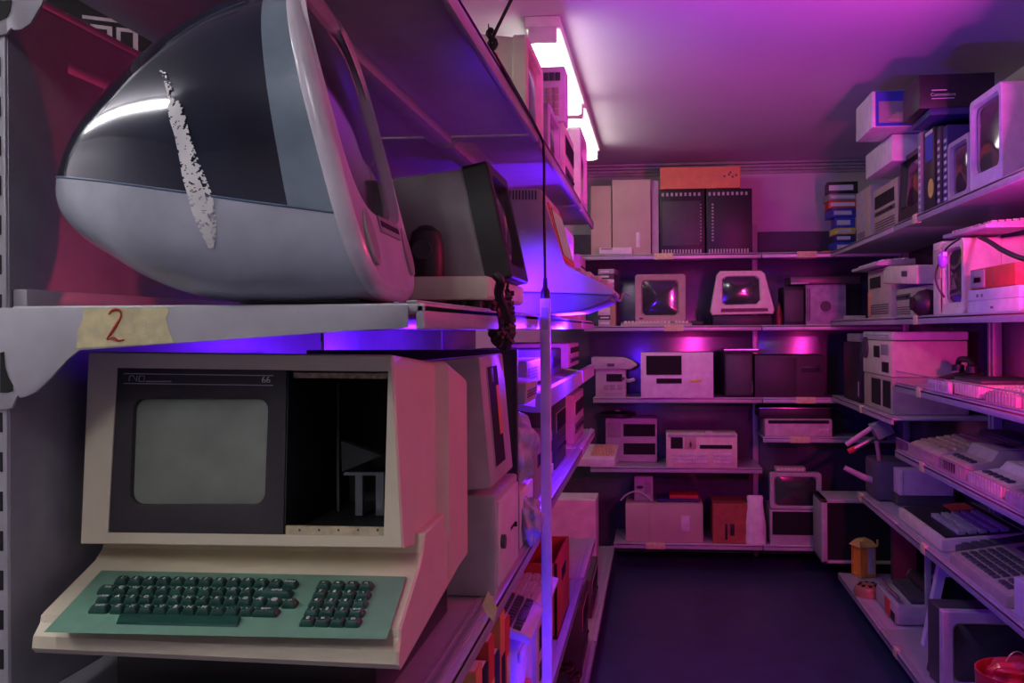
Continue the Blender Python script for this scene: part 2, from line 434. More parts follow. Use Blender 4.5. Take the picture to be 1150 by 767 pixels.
# --- right racks
RX, RB = 1.158, 1.66
def right_bay(label, y0, y1, levels):
    r = thing('shelving_rack', label, 'shelving rack', (RB, y0, 0), 0, 'metal racks along the right of the aisle')
    off = Vector((RB, y0, 0)); sh = {}
    for lv in levels:
        xe, a, c = levels[lv]
        o = board(r, xe, RB-.004, a+.003, c-.003, Z0+lv, ['-x'])
        for v in o.data.vertices: v.co -= off
        sh[lv] = o
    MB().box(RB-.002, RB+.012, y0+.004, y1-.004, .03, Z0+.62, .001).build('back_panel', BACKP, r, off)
    for yy in (y0+.02, y1-.02):
        MB().box(RB-.045, RB-.003, yy-.014, yy+.014, 0, Z0+.8, .002).build('upright', STEEL, r, off)
    return r, sh, off
ya, yb_, yc = 2.25, 4.72, 6.38
rE, shE, offE = right_bay('right-hand rack bay with wire-fenced shelves of flat machines', ya, yb_, {.505: (RX, ya, yb_), .05: (RX, ya, yb_), -.275: (RX, ya, yb_), -.60: (RX, ya, yb_), -.96: (RX, ya, yb_), -1.48: (1.08, ya, yb_)})
rF, shF, offF = right_bay('right-hand rack bay in the far corner beside the back rack', yb_+.01, yc, {.505: (RX, yb_, yc), .05: (RX, yb_, yc), -.45: (RX, yb_+.05, yc), -.96: (RX, yb_, 5.62), -1.48: (1.08, yb_, 5.78)})
for lv, sh, off, pxs in ((.505, shE, offE, (1028,)), (.05, shE, offE, (1028,)), (-.275, shE, offE, (1031,)), (-.45, shF, offF, (966,)), (-.60, shE, offE, (1034,)), (-.96, shF, offF, (965,)), (-.96, shE, offE, (1035,)), (-1.48, shE, offE, (1003,))):
    for q in pxs:
        xe = 1.08 if lv == -1.48 else RX
        y = atX(q, 400, xe).y
        tape_on(sh[lv], (xe-RB, y-off.y, Z0+lv), .07, '-x')
for lv in (-.275, -.60):
    b = MB(); z = Z0+lv
    b.tube([(RX+.006, ya+.01, z+.062), (RX+.006, yb_-.01, z+.062)], .0025, 6)
    b.tube([(RX+.006, ya+.01, z+.008), (RX+.006, yb_-.01, z+.008)], .0025, 6)
    y = ya+.02
    while y < yb_-.01:
        b.tube([(RX+.006, y, z+.008), (RX+.006, y, z+.062)], .0012, 5); y += .030
    b.build('wire_fence', WIRE, rE, offE)
# ================= ROUNDED TRANSLUCENT COMPUTER =================
SHELL_D = mat('smoky_blue_translucent_shell', (.010, .016, .032), .12, noise=.5, scale=9, coat=1.0)
SHELL_L = mat('milky_grey_translucent_shell', (.42, .44, .50), .28, noise=.3, scale=7, coat=.6)
RIMC = mat('clear_rim_plastic', (.20, .27, .32), .12, coat=1.0, noise=.15)
RIMW = mat('pearl_white_rim', (.66, .60, .66), .3, coat=.4)
def build_round_computer():
    YM = 1.252
    root = thing('desktop_computer', 'rounded all-in-one computer with smoky blue shell on the shelf taped 2', 'computer', (-.58, YM, Z0+.037), 0)
    off = Vector(root.location)
    S = [  # xt, zt, xb, zb, halfwidth
        (-.803, .208, -.803, .190, .012), (-.798, .238, -.802, .168, .042), (-.786, .266, -.793, .146, .065), (-.758, .306, -.762, .118, .092),
        (-.718, .346, -.715, .090, .117), (-.670, .386, -.670, .066, .138), (-.623, .418, -.618, .048, .153),
        (-.580, .438, -.560, .039, .163), (-.535, .452, -.490, .037, .168), (-.505, .457, -.43, .038, .171), (-.478, .459, -.368, .040, .172)]
    # refine stations smoothly
    P = smooth_path([Vector((a, b_, 0)) for a, b_, *_ in S], 3); Q = smooth_path([Vector((c, d, 0)) for _, _, c, d, _ in S], 3); W = smooth_path([Vector((s[4], 0, 0)) for s in S], 3)
    def seam(x):  # height of the line between the two shells
        t = (x+.803)/(.803-.37); return .206-.074*t
    up, lo = [], []
    N = 16; ROT = Matrix.Rotation(math.radians(4), 3, 'Z'); C0 = Vector((-.40, 0, 0))
    WK = .38; EU = lambda e: 2+(e-2)*.45
    def pt(T, B, w, a, e):
        # a: 0 = top centre, pi = bottom ; returns on the near (+) side
        m = B+(T-B)*WK; ca, sa = math.cos(a), math.sin(a); e = EU(e) if ca > 0 else e
        v = math.copysign(abs(ca)**(2/e), ca); u = math.copysign(abs(sa)**(2/e), sa)
        q = m+(T-B)*(v*(1-WK) if v > 0 else v*WK); p = Vector((q.x, -u*w, q.y))
        p = ROT @ (p-C0)+C0
        return Vector((p.x, YM+p.y, Z0+p.z))
    stations = []
    for i, (T, B, w) in enumerate(zip(P, Q, W)):
        e = 2.0+1.5*i/len(P); T = Vector((T.x, T.y)); B = Vector((B.x, B.y))
        zs = seam((T.x+B.x)/2)
        m = B+(T-B)*WK; dz = zs-m.y; hv = (T-B)*((1-WK) if dz > 0 else WK); ee = EU(e) if dz > 0 else e
        v = max(-.97, min(.97, dz/hv.y)); ca = math.copysign(abs(v)**(ee/2), v); a_s = math.acos(ca)
        w = w.x
        ru = [pt(T, B, w, -a_s+2*a_s*k/(2*N), e) for k in range(2*N+1)]
        rl = [pt(T, B, w, a_s+(2*PI-2*a_s)*k/(2*N), e) for k in range(2*N+1)]
        up.append(ru); lo.append(rl); stations.append((T, B, w, e))
    ncl = 4
    b = MB(); b.loft(up[:-ncl+1], False, False, closed=False); sh_up = b.build('upper_shell', SHELL_D, root, off, 60)
    b = MB(); b.loft(up[-ncl:], False, False, closed=False); b.build('clear_rim', RIMC, root, off, 60)
    b = MB(); b.loft(lo, False, False, closed=False); b.build('lower_shell', SHELL_L, root, off, 60)
    b = MB(); b.loft([up[0][:-1]+lo[0][:-1], [sum((q for q in up[0]), Vector())/len(up[0])]*(4*N)], False, False); 
    b.build('rear_cap', SHELL_L, root, off, 60)
    # surface lookup for things stuck on the shell
    b = MB(); b.loft(up, False, False, closed=False); b.loft(lo, False, False, closed=False)
    bmesh.ops.recalc_face_normals(b.bm, faces=b.bm.faces[:]); b.bm.normal_update()
    bvh = BVHTree.FromBMesh(b.bm); b.bm.free()
    O = Vector((0, 0, CAMZ))
    def hit(px, py, lift=.0022):
        d = ray(px, py).normalized(); loc, nrm, _, _ = bvh.ray_cast(O, d)
        if loc is None: return None
        if nrm.dot(d) > 0: nrm = -nrm
        return loc+nrm*lift
    # seam bead
    b = MB(); pts = [r[0] for r in lo][2:]; pts2 = [r[-1] for r in lo][2:]
    b.tube(pts, .0016, 5); b.tube(pts2, .0016, 5); b.build('seam_bead', mat('seam_blue', (.12, .17, .26), .3), root, off)
    # torn tape strip
    rng = random.Random(3)
    path = [(183, 80, 4), (189, 93, 5), (193, 108, 5), (197, 118, 11), (201, 135, 13), (205, 150, 12), (209, 165, 13), (214, 182, 15), (219, 200, 18), (225, 218, 19), (229, 236, 18), (233, 252, 15), (236, 266, 10), (238, 278, 4)]
    path = smooth_path([Vector(p) for p in path], 14); NC = 14
    from mathutils import noise as mnoise
    b = MB(); rows = []
    for k, (x, y, w) in enumerate(path):
        rows.append([b.bm.verts.new(q) if (q := hit(x-w*.72+w*1.45*t/NC, y)) else None for t in range(NC+1)])
    for k in range(len(rows)-1):
        x, y, w = path[k]
        for t in range(NC):
            q = [rows[k][t], rows[k][t+1], rows[k+1][t+1], rows[k+1][t]]
            if None in q: continue
            u = t/NC; fx = x+w*(u-.5)
            n1 = mnoise.noise(Vector((fx*.42, y*.30, 1.7)))+.5*mnoise.noise(Vector((fx*1.1, y*.8, 5.1)))
            edge = .62*max(0, u-.55)/.45+.25*max(0, .18-u)/.18+(.35 if y < 112 else 0)
            if n1 < -.48+edge: continue
            b.bm.faces.new(q)
    bmesh.ops.delete(b.bm, geom=[v for v in b.bm.verts if not v.link_faces], context='VERTS')
    b.build('torn_sticker', PAPER, root, off)
    # front bezel
    T, B, w, e = stations[-1]
    n = (T-B).normalized(); fwd = Vector((n.y, -n.x))
    if fwd.x < 0: fwd = -fwd
    def facep(u, v, out):      # u -1..1 across (near=+), v -1..1 up
        m = (T+B)/2; q = m+(T-B)/2*v+fwd*out; p = Vector((q.x, -u*w, q.y)); p = ROT @ (p-C0)+C0
        return Vector((p.x, YM+p.y, Z0+p.z))
    def sup(k, sc=1.0, e=3.5, out=0, n_=64, sv=None, ov=0):
        a = 2*PI*k/n_; ca, sa = math.cos(a), math.sin(a)
        if sv is None:
            e = EU(3.5) if ca > 0 else 3.5; o0 = 2*WK-1
            v = math.copysign(abs(ca)**(2/e), ca); v = o0+v*((1-o0) if v > 0 else (1+o0))
            return facep(math.copysign(abs(sa)**(2/e), sa)*sc, v*sc, out)
        return facep(math.copysign(abs(sa)**(2/e), sa)*sc, ov+math.copysign(abs(ca)**(2/e), ca)*(sv or sc), out)
    n_ = 64
    ringf = lambda sc, out, e=3.5, sv=None, ov=0: [sup(k, sc, e, out, n_, sv, ov) for k in range(n_)]
    b = MB(); b.loft([ringf(1.0, 0), ringf(1.012, .002), ringf(1.01, .012), ringf(.985, .019), ringf(.94, .022)], False, False)
    b.build('white_rim', RIMW, root, off, 60)
    b = MB(); b.loft([ringf(.94, .022), ringf(.925, .020), ringf(.87, .025, 3.5, .74, .155), ringf(.845, .025, 4, .70, .20), ringf(.82, .012, 4, .67, .20)], False, False)
    b.build('front_bezel', mat('bezel_frosted_white', (.60, .50, .58), .4), root, off, 60)
    b = MB(); b.loft([ringf(.82*s_, .013+.012*(1-s_*s_), 4, .67*s_, .20) for s_ in (1, .8, .6, .4, .2, .02)], False, True)
    b.build('screen', GLASS, root, off, 60)
    for sgn in (.66, -.66):
        b = MB(); b.loft([[facep(sgn+.12*r_*math.sin(2*PI*k/24), -.66+.17*r_*math.cos(2*PI*k/24), o_) for k in range(24)] for r_, o_ in ((1, .02), (1, .026), (.8, .0275), (.1, .026))], False, True)
        b.build('speaker_grille', GREYP, root, off)
    b = MB(); b.loft([[facep(u, v, o_) for u, v in ((-.42, -.50), (.30, -.50), (.30, -.60), (-.42, -.60))] for o_ in (.018, .0275)])
    b.build('disc_slot', GREYP, root, off)
    b = MB(); b.loft([[facep(u, v, o_) for u, v in ((-.38, -.53), (.26, -.53), (.26, -.565), (-.38, -.565))] for o_ in (.02, .0285)])
    b.build('slot_gap', DEEP, root, off)
    # foot
    b = MB(); b.prism([(-.55, YM-.07, Z0+.0362), (-.38, YM-.07, Z0+.0362), (-.39, YM-.07, Z0+.048), (-.50, YM-.07, Z0+.048)], (0, .16, 0), .002)
    b.build('foot', BLACK, root, off)
build_round_computer()

# ================= CREAM TERMINAL WITH GREEN KEYBOARD =================
def build_terminal():
    root = thing('computer_terminal', 'cream terminal with green keyboard deck and dark screen panel on the shelf', 'computer', (-.56, 1.30, Z0-.4975), 0)
    off = Vector(root.location); z = lambda v: Z0+v
    TC = mat('terminal_cream', (.74, .66, .48), .5, noise=.06, scale=12, bump=.12)
    # base: side profile swept across, from feet to the body back
    prof = [(1.67, -.41), (1.16, -.417), (1.128, -.413), (1.118, -.404), (1.120, -.389), (1.137, -.377), (1.140, -.368), (1.148, -.3655), (1.305, -.3355), (1.325, -.322), (1.334, -.305), (1.338, -.296), (1.38, -.296), (1.67, -.296)]
    b = MB(); rings = []
    xl0, xl1, xr0, xr1 = at(30, 735, 1.12).x, at(107, 641, 1.31).x, at(451, 740, 1.12).x, at(472, 647, 1.31).x
    for sd, ins, f in ((0, 0, 1), (0, .003, 0), (1, .003, 0), (1, 0, 1)):
        rg_ = []
        for y, v in prof:
            t = max(0, min(1, (y-1.12)/.19)); x = (xl0+(xl1-xl0)*t+ins) if sd == 0 else (xr0+(xr1-xr0)*t-ins)
            if y > 1.5: x = -.352 if sd else -.768
            rg_.append(Vector((x, y+(.003 if f else 0)-(.045*(x+.6) if y < 1.2 else 0), z(v)-(.002 if f else 0))))
        rings.append(rg_)
    b.loft(rings); b.build('base_housing', TC, root, off, 25)
    # main cabinet behind the bezel
    b = MB()
    def ringY(y, x0, x1, z0_, z1_, r=.012):
        w, h = x1-x0, z1_-z0_
        return [Vector((x0+w/2+p[0], y, z(z0_)+h/2+p[1])) for p in rrect(w, h, r)]
    def ringQ(c4):
        TL, TR, BR, BL = c4; out = []
        for p in rrect(1, 1, .03):
            u, v = p[0]+.5, p[1]+.5; out.append((BL.lerp(BR, u)).lerp(TL.lerp(TR, u), v))
        return out
    _p0 = at(270, 610, 1.268); _n = Vector((0, -1, .10)).normalized()
    bq = [onplane(x, y, _p0, _n)-_n*.004 for x, y in ((98, 395), (441, 399), (453, 616), (89, 611))]
    bq2 = [v+Vector((0, .03, 0)) for v in bq]
    b.loft([ringQ(bq), ringQ(bq2), ringY(1.472, -.775, -.355, -.39, -.050), ringY(1.490, -.780, -.337, -.40, -.050), ringY(1.50, -.780, -.337, -.41, -.052), ringY(1.66, -.78, -.342, -.41, -.085), ringY(1.68, -.77, -.352, -.405, -.092)], cap0=False)
    b.build('cabinet', TC, root, off, 30)
    # bezel: trapezoid outline leaning slightly back
    p0 = at(270, 610, 1.268); nrm = Vector((0, -1, .10)).normalized()
    bp = lambda px, py, lift=0: onplane(px, py, p0, nrm)+nrm*lift
    def quad(a, lift=0): return [bp(x, y, lift) for x, y in a]
    outer = [(90, 609), (96, 400), (102, 395), (436, 399), (441, 404), (453, 612), (448, 616), (94, 611)]
    inner_l = [(121, 598), (131, 413), (436, 417), (431, 602)]
    # frame strips as one mesh
    def frame(mb, out4, in4, lift, depth):
        o4 = quad(out4, lift); i4 = quad(in4, lift); i5 = [v-nrm*depth for v in i4]; o5 = [v-nrm*.055 for v in o4]; o3 = [v-nrm*.004 for v in o4]
        cen = sum(o4, Vector())/4; o4b = [v+(cen-v)*.012 for v in o4]
        mb.loft([o5, o3, o4b, i4, i5], False, False)
    b = MB(); frame(b, [(89, 611), (98, 395), (441, 399), (453, 616)], inner_l, 0, .03)
    b.build('bezel', TC, root, off, 25)
    # dark monitor panel
    q = [(121, 599), (131, 412), (321, 415), (317, 602)]
    scr = (147, 299, 447, 567)
    b = MB(); cx, cy = 222, 507
    hw, hh = 76, 60.5
    def rr(sx, sy, r, lift, cnx=cx, cny=cy, top=0):
        pts = []
        for p in rrect(2*sx, 2*sy, r, 6):
            bulge = 1.0
            pts.append(bp(cnx+p[0]-(p[1]/60*2.2 if top == 0 else 0)*-1, cny-p[1], lift))
        return pts
    n = len(rrect(1, 1, .1, 6))
    # map panel quad outline to n points following the rounded rect order
    def qring(q4, lift):
        TR, TL, BL, BR = q4[2], q4[1], q4[0], q4[3]; out = []
        for i, (a, c) in enumerate(((TR, TL), (TL, BL), (BL, BR), (BR, TR))):
            for k in range(7):
                out.append(a)
        return [bp(x, y, lift) for x, y in out]
    # panel with opening: use corners duplicated
    rI = rr(hw, hh, 14, -.004); rI2 = rr(hw+9, hh+8, 16, -.002); rI3 = rr(hw-1, hh-1, 13, -.012)
    Q0 = qring(q, -.003); Qb = [v-nrm*.02 for v in Q0]
    b.loft([Qb, Q0, rI2, rI, rI3], False, False)
    bmesh.ops.remove_doubles(b.bm, verts=b.bm.verts[:], dist=1e-5)
    PANEL = mat('charcoal_brown_panel', (.030, .026, .030), .45, noise=.1, bump=.1)
    pn = b.build('screen_panel', PANEL, root, off, 30)
    b = MB(); rings = []
    for s_ in (1, .85, .7, .5, .3, .02):
        pts = []
        for p in rrect(2*hw, 2*hh, 14, 6):
            x, y = p[0]*s_, p[1]*s_
            # barrel outline
            k = 1+.03*(1-(p[1]/hh)**2)
            pts.append(bp(cx+x+y/60*2.2, cy-y, -.012+.010*(1-s_*s_)))
        rings.append(pts)
    b.loft(rings, False, True); b.build('screen', GREENGLASS, root, off, 60)
    # print lines and lettering on the panel
    b = MB()
    for y0 in (419, 430): b.prism([bp(138, y0, -.002), bp(306, y0+2.3, -.002), bp(306, y0+3.2, -.002), bp(138, y0+.9, -.002)], -nrm*.001)
    # ND logo strokes
    def stroke(mb, pts, w=.0006, lift=-.0018): mb.tube([bp(x, y, lift) for x, y in pts], w, 4)
    stroke(b, [(144, 428), (145, 422), (149, 422), (152.5, 428), (153.5, 422)]); stroke(b, [(155, 428), (156, 422), (161.5, 422.3), (161, 428.3), (155, 428)])
    xx = 163; rg = random.Random(5)
    while xx < 192:
        w_ = rg.uniform(.7, 1.8); b.prism([bp(xx, 427.6, -.002), bp(xx+w_, 427.6, -.002), bp(xx+w_, 429, -.002), bp(xx, 429, -.002)], -nrm*.001); xx += w_+.7
    b.build('panel_print', mat('panel_silver_print', (.55, .55, .58), .5), root, off)
    c = bp(298, 426.8, -.002); M = Matrix.Translation(c-off) @ Matrix.Rotation(math.atan(.10), 4, 'X') @ FRONT
    text_mesh('66', .0135, WHITEINK, root, M, 'model_number')
    # empty drive bay on the right: a real cavity
    b = MB()
    qo = [(319, 602), (323, 415), (437, 417), (432, 603)]
    A = quad(qo, -.004); Bk = [v+Vector((0, .27, 0)) for v in A]; O2 = quad([(318, 602.5), (322, 414.5), (437.5, 416.5), (432.5, 603.5)], -.004); 
    b.loft([[v+Vector((0, .272, 0)) for v in O2], O2, A, Bk], True, True)
    b.build('drive_bay', mat('bay_black', (.010, .010, .011), .6), root, off, 20)
    b = MB(); b.prism([bp(326, 418, -.012), bp(437, 419, -.012), bp(437, 425, -.012), bp(326, 424, -.012)], (0, .004, 0))
    b.build('contact_strip', mat('old_brass_strip', (.36, .30, .19), .5, noise=.5, scale=160), root, off)
    b = MB(); b.prism([bp(318, 591, -.005), bp(432, 593, -.005), bp(432, 602, -.005), bp(318, 601, -.005)], (0, .006, 0)); b.mi = 1
    for i in range(5):
        x = 334+i*22; b.prism([bp(x, 594.5, -.004), bp(x+2, 594.5, -.004), bp(x+2, 597, -.004), bp(x, 597, -.004)], (0, .002, 0))
    b.build('lower_strip', [mat('cream_strip', (.52, .44, .28), .6, noise=.3, scale=60), DARKG], root, off)
    # drive chassis inside the bay
    Yi = 1.45; b = MB(); b.mi = 0
    def ib(x0, x1, y0, y1, Y=Yi, d=.01):
        b.prism([at(x0, y0, Y), at(x1, y0, Y), at(x1, y1, Y), at(x0, y1, Y)], (0, d, 0))
    ib(386, 431, 531, 534, Yi-.05); ib(399, 407, 534, 579, Yi-.05); ib(422, 431, 534, 579, Yi-.05)
    b.build('drive_frame', mat('dull_zinc', (.16, .16, .19), .5, .3), root, off)
    b = MB(); b.prism([at(383, 495, Yi), at(428, 512, Yi), at(384, 530, Yi)], (0, .02, 0)); b.prism([at(378, 430, Yi), at(381, 430, Yi), at(381, 582, Yi), at(378, 582, Yi)], (0, .005, 0))
    b.build('drive_bracket', mat('dull_dark_zinc', (.05, .05, .055), .5), root, off)
    # green plate
    d0 = Vector((-.55, 1.148, z(-.3605))); dv = Vector((0, .157, .030)); dn = Vector((0, -.030, .157)).normalized()
    dk = lambda px, py, lift=0: onplane(px, py, d0+dn*lift, dn)
    b = MB(); qg = [(49, 710), (114, 640.5), (456, 647.5), (434, 718)]
    b.loft([[dk(x, y, -.004) for x, y in qg], [dk(x, y, .0015) for x, y in qg]]); b.build('keyboard_plate', GREENP, root, off)
    b = MB()
    for q4 in ([(76, 705), (82, 699), (122, 700), (121, 707)],): pass
    b.bm.free()
    # keys
    cache = {}
    def key(px, py, w=13.2, legend='', h=.0085, dpx=0, dl=9.5, m=KEYG):
        """px,py = middle of the key top in the photo"""
        c = dk(px, py, h+.0015); kx = (dk(px+w/2, py, h)-dk(px-w/2, py, h)).length
        ey = dv.normalized(); ex = Vector((1, 0, 0)); hd = .0155/2
        b = MB()
        def rg(sx, sy, l):
            return [c+ex*p[0]+ey*p[1]+dn*l for p in rrect(sx*2, sy*2, min(sx, sy)*.35, 3)]
        kx2 = kx/2
        b.loft([rg(kx2*1.17, hd*1.06, -h), rg(kx2*1.17, hd*1.06, -h*.7), rg(kx2-.0012, hd*.80, -.001), rg(kx2-.002, hd*.72, -.0002), rg((kx2-.002)*.5, hd*.4, -.0012)])
        o = b.build('key', KEYG, root, off, 50)
        if legend:
            M = Matrix.Translation(c-off+dn*-.0003) @ Matrix.Rotation(math.atan2(.030, .157), 4, 'X')
            text_mesh(legend, .0085 if len(legend) == 1 else .0050, WHITEINK, o, M, 'key_legend', .0004)
        return o
    for k, t in enumerate('1234567890+' ): key(137+15.65*k, 648.3+.25*k, 12.6, t)
    key(309.5, 652, 12.6, '*'); key(326, 652.4, 14, 'BREAK')
    key(121, 658.5, 18, 'TAB')
    for k, t in enumerate('QWERTYUIOPÅ'): key(136.2+15.7*k, 659+.25*k, 12.8, t)
    key(311, 662.2, 30, 'RETUR')
    key(117, 668.6, 13.5, 'LOCK')
    for k, t in enumerate('ASDFGHJKLØÆ'): key(132.4+15.9*k, 669+.27*k, 13, t)
    key(308, 672.4, 13, '@'); key(325.5, 673.5, 14, 'LF')
    key(112, 679.2, 19, 'SHIFT')
    for k, t in enumerate('ZXCVBNM,.-'): key(132.5+16.1*k, 679.6+.3*k, 13.2, t)
    key(298.5, 683, 25, 'SHIFT')
    # space bar
    b = MB(); c1, c2, c3, c4 = dk(135, 689, .007), dk(269, 692, .007), dk(266, 701.5, .004), dk(131, 698.5, .004)
    lowr = [dk(136, 690, .001), dk(270, 693, .001), dk(266, 705, .001), dk(130, 701.5, .001)]
    b.loft([lowr, [c4, c3, c2, c1][::-1]]); b.build('space_bar', KEYG, root, off)
    leg = [['F1', 'F2', 'F3', 'F4'], ['7', '8', '9', '-'], ['4', '5', '6', '^'], ['1', '2', '3', 'ENT'], ['0', '00', '.', 'CR']]
    for j in range(5):
        x0 = (363.5, 359.5, 355, 350.5, 345.5)[j]; y = (653.6, 663.3, 673, 682.8, 693.4)[j]
        for i in range(4): key(x0+i*(15.9+.28*j), y+.3*i, 13.2+.3*j, leg[j][i])
    # feet
    b = MB(); b.box(-.73, -.37, 1.20, 1.62, Z0-.497, Z0-.412, .004); b.build('plinth', BLACK, root, off)
build_terminal()
# ================= LEFT RACK CONTENTS =================
RZL, RZR = PI/2, -PI/2
FE = [('recess', 'drive_bay', .08, .92, .55, .85, BEIGE), ('slot', 'disc_slot', .12, .88, .18, .38, DARKG)]
LS = .036   # top of shelf "2"
# flat cream unit + leaning monitor beyond the rounded computer
case('flat_computer', 'flat cream machine lying under the black-framed monitor on the shelf taped 2', 'computer', (-.298, 1.845, Z0+.055), RZL, .42, .34, .30 and .34, CREAM) if False else None
r = case('flat_computer', 'flat cream machine lying under the black-framed monitor on the shelf taped 2', 'computer', (-.298, 1.845, Z0+LS+.018), RZL, .42, .042, .36, CREAM, [('panel', 'end_cap', .02, .98, .1, .9, CREAM), ('slot', 'disc_slot', .35, .62, .3, .7, DARKG)], bev=.004)
for x in (-.17, .17):
    for y in (.03, .31):
        b = MB(); b.cyl((x, y, -.018), .013, .019, 'z', 14); b.build('foot', BLACK, r)
r = crt('monitor', 'grey monitor with deep black frame tilted back on the flat cream machine', 'monitor', (-.272, 1.865, Z0+LS+.063), RZL, .235, .228, .33, BLACK, rx=-math.radians(12), bez=(.1, .1, .12, .1), bd=.05, rear=.88, house=GREYP, round_=.008)
r = thing('desk_speaker', 'small black rounded speaker standing beside the grey monitor', 'speaker', (-.425, 1.70, Z0+LS+.061))
MB().lathe([(.001, 0), (.032, 0), (.034, .02), (.033, .06), (.026, .085), (.012, .096), (.001, .098)]).build('speaker_body', BLACK, r)
MB().cyl((0, -.034, .05), .018, .004, 'y', 20).build('speaker_cone', DARKG, r)
def cable(name, label, pts, rad, m=RUBBER, n=8, coil=0, group=None, k=8):
    P = smooth_path(pts, k)
    if coil:
        out = []; t = 0
        for i in range(len(P)-1):
            d = (P[i+1]-P[i]); L = d.length; d.normalize(); a = d.cross(Vector((0, 0, 1)))
            if a.length < .01: a = Vector((0, 1, 0))
            a.normalize(); c = d.cross(a); st = max(2, int(L/.0012))
            for q in range(st):
                p = P[i]+(P[i+1]-P[i])*q/st; t += L/st/.006*2*PI
                out.append(p+a*coil*math.cos(t)+c*coil*math.sin(t))
        P = out[::2] if len(out) > 3000 else out; n = 5
    b = MB(); b.tube(P, rad, n); o = b.build(name, m)
    c = Vector(pts[0]); 
    for v in o.data.vertices: v.co -= c
    o.location = c
    return tag(o, label, 'cable', group)
cable('coiled_cord', 'thick black coiled cord drooping over the shelf edge below the cream machine', [at(505, 336, 1.66), at(533, 334, 1.68)+Vector((.0, 0, 0)), at(548, 345, 1.72)+Vector((.01, 0, 0)), at(556, 366, 1.74), at(562, 384, 1.76), at(569, 380, 1.78), at(569, 350, 1.80), at(563, 325, 1.82), at(559, 312, 1.84)], .0058, coil=.0125)
cable('power_cord', 'black cord looped with a grey plug in front of the flat cream machine', [at(556, 308, 1.58), at(562, 316, 1.58), at(560, 330, 1.6), at(566, 345, 1.62), at(571, 360, 1.64)], .0085)
# terminal jutting into the aisle
def side_prism(pts, Y0, wid, name, m, root, bev=.004):
    b = MB(); b.prism([at(x, y, Y0) for x, y in pts], (0, wid, 0), bev); return b.build(name, m, root, Vector(root.location))
Y3 = 2.43; WP = mat('off_white_terminal', (.62, .55, .56), .45, noise=.06, bump=.08)
r = thing('computer_terminal', 'off-white wedge terminal jutting into the aisle behind the thin post', 'computer', (-.35, Y3+.19, Z0+LS))
side_prism([(540, 214), (603, 212), (610, 215), (633, 298), (641, 301), (686, 322), (690, 327), (688, 331), (540, 326)], Y3, .38, 'housing', WP, r)
side_prism([(545, 326.5), (687, 331.5), (684, 337), (650, 350), (590, 354.3), (545, 354.3)], Y3+.006, .368, 'dark_base', mat('dark_base_plastic', (.24, .24, .34), .45), r)
b = MB(); A = [at(614, 226, Y3), at(631, 290, Y3)]
for (y0, y1, lift, m_, nm) in ((.02, .36, .002, ORANGE, 'screen_frame'), (.045, .335, .004, GLASS, 'screen')):  # orange light on the frame is put into its colour
    b = MB(); dA = (A[1]-A[0]); nn = Vector((-dA.z, 0, dA.x)).normalized(); nn = nn if nn.x > 0 else -nn
    k = 0 if lift < .003 else .08
    q0 = A[0]+dA*k+nn*lift; q1 = A[1]-dA*k+nn*lift
    b.prism([q0+Vector((0, y0, 0)), q1+Vector((0, y0, 0)), q1+Vector((0, y1, 0)), q0+Vector((0, y1, 0))], -nn*.004)
    b.build(nm, m_, r, Vector(r.location))
b = MB(); D0, D1 = at(643, 301.5, Y3), at(682, 319.5, Y3)
for j in range(4):
    for i in range(11):
        p = D0+(D1-D0)*((j+.15)/4); y = .04+i*.028
        b.box(p.x, p.x+.018, Y3+y, Y3+y+.022, p.z-.008, p.z+.006, .001)
b.build('keycaps', WHITE, r, Vector(r.location))['kind'] = 'stuff'
b = MB()
for i in range(9):
    p = at(572+i*3.6, 219, Y3); b.box(p.x, p.x+.0035, Y3-.001, Y3+.002, p.z-.012, p.z+.012)
b.build('vent_slots', DARKG, r, Vector(r.location))
cable('aerial_cord', 'grey cord curling off the front of the wedge terminal', [at(688, 326, 2.5), at(696, 338, 2.5), at(700, 330, 2.55), at(706, 332, 2.7)], .003, GREYP)
crt('monitor', 'pale monitor facing the aisle just behind the wedge terminal', 'monitor', (-.305, 3.28, Z0+LS), RZL, .34, .31, .36, WHITE, foot=.03)
case('desktop_computer', 'upright machine last in the row behind the wedge terminal', 'computer', (-.31, 3.92, Z0+LS), RZL, .30, .27, .4, GREYP, FE)

# shelf below: drive units right of the cream terminal
r = case('disc_drive_unit', 'tall grey drive unit with pink-lit front leaning behind the cream terminal', 'computer', (-.306, 1.835, Z0-.293), RZL, .26, .245, .33, PALE, [('recess', 'drive_opening', .2, .62, .12, .92, PALE), ('panel', 'paper_strip', .48, .62, .35, .75, ORANGE), ('panel', 'latch', .3, .42, .78, .9, DARKG)], rx=-math.radians(5))
case('disc_drive_unit', 'squat grey drive unit underneath the leaning drive behind the cream terminal', 'computer', (-.302, 1.86, Z0-.499), RZL, .27, .19, .33, PALE, [('panel', 'face_plate', .05, .95, .08, .92, WHITE), ('slot', 'disc_slot', .55, .8, .4, .6, DARKG), ('knob', 'knob', .1, .2, .4, .6, DARKG)])
r = thing('dark_board', 'dark upright board standing beyond the grey drive units', 'board', (-.56, 2.075, Z0-.499))
MB().box(-.24, .245, 0, .014, 0, .455, .002).build('board', mat('dark_violet_board', (.06, .03, .06), .4), r)
MB().box(.241, .247, -.002, .016, 0, .455, .001).build('edge_strip', DARKG, r)
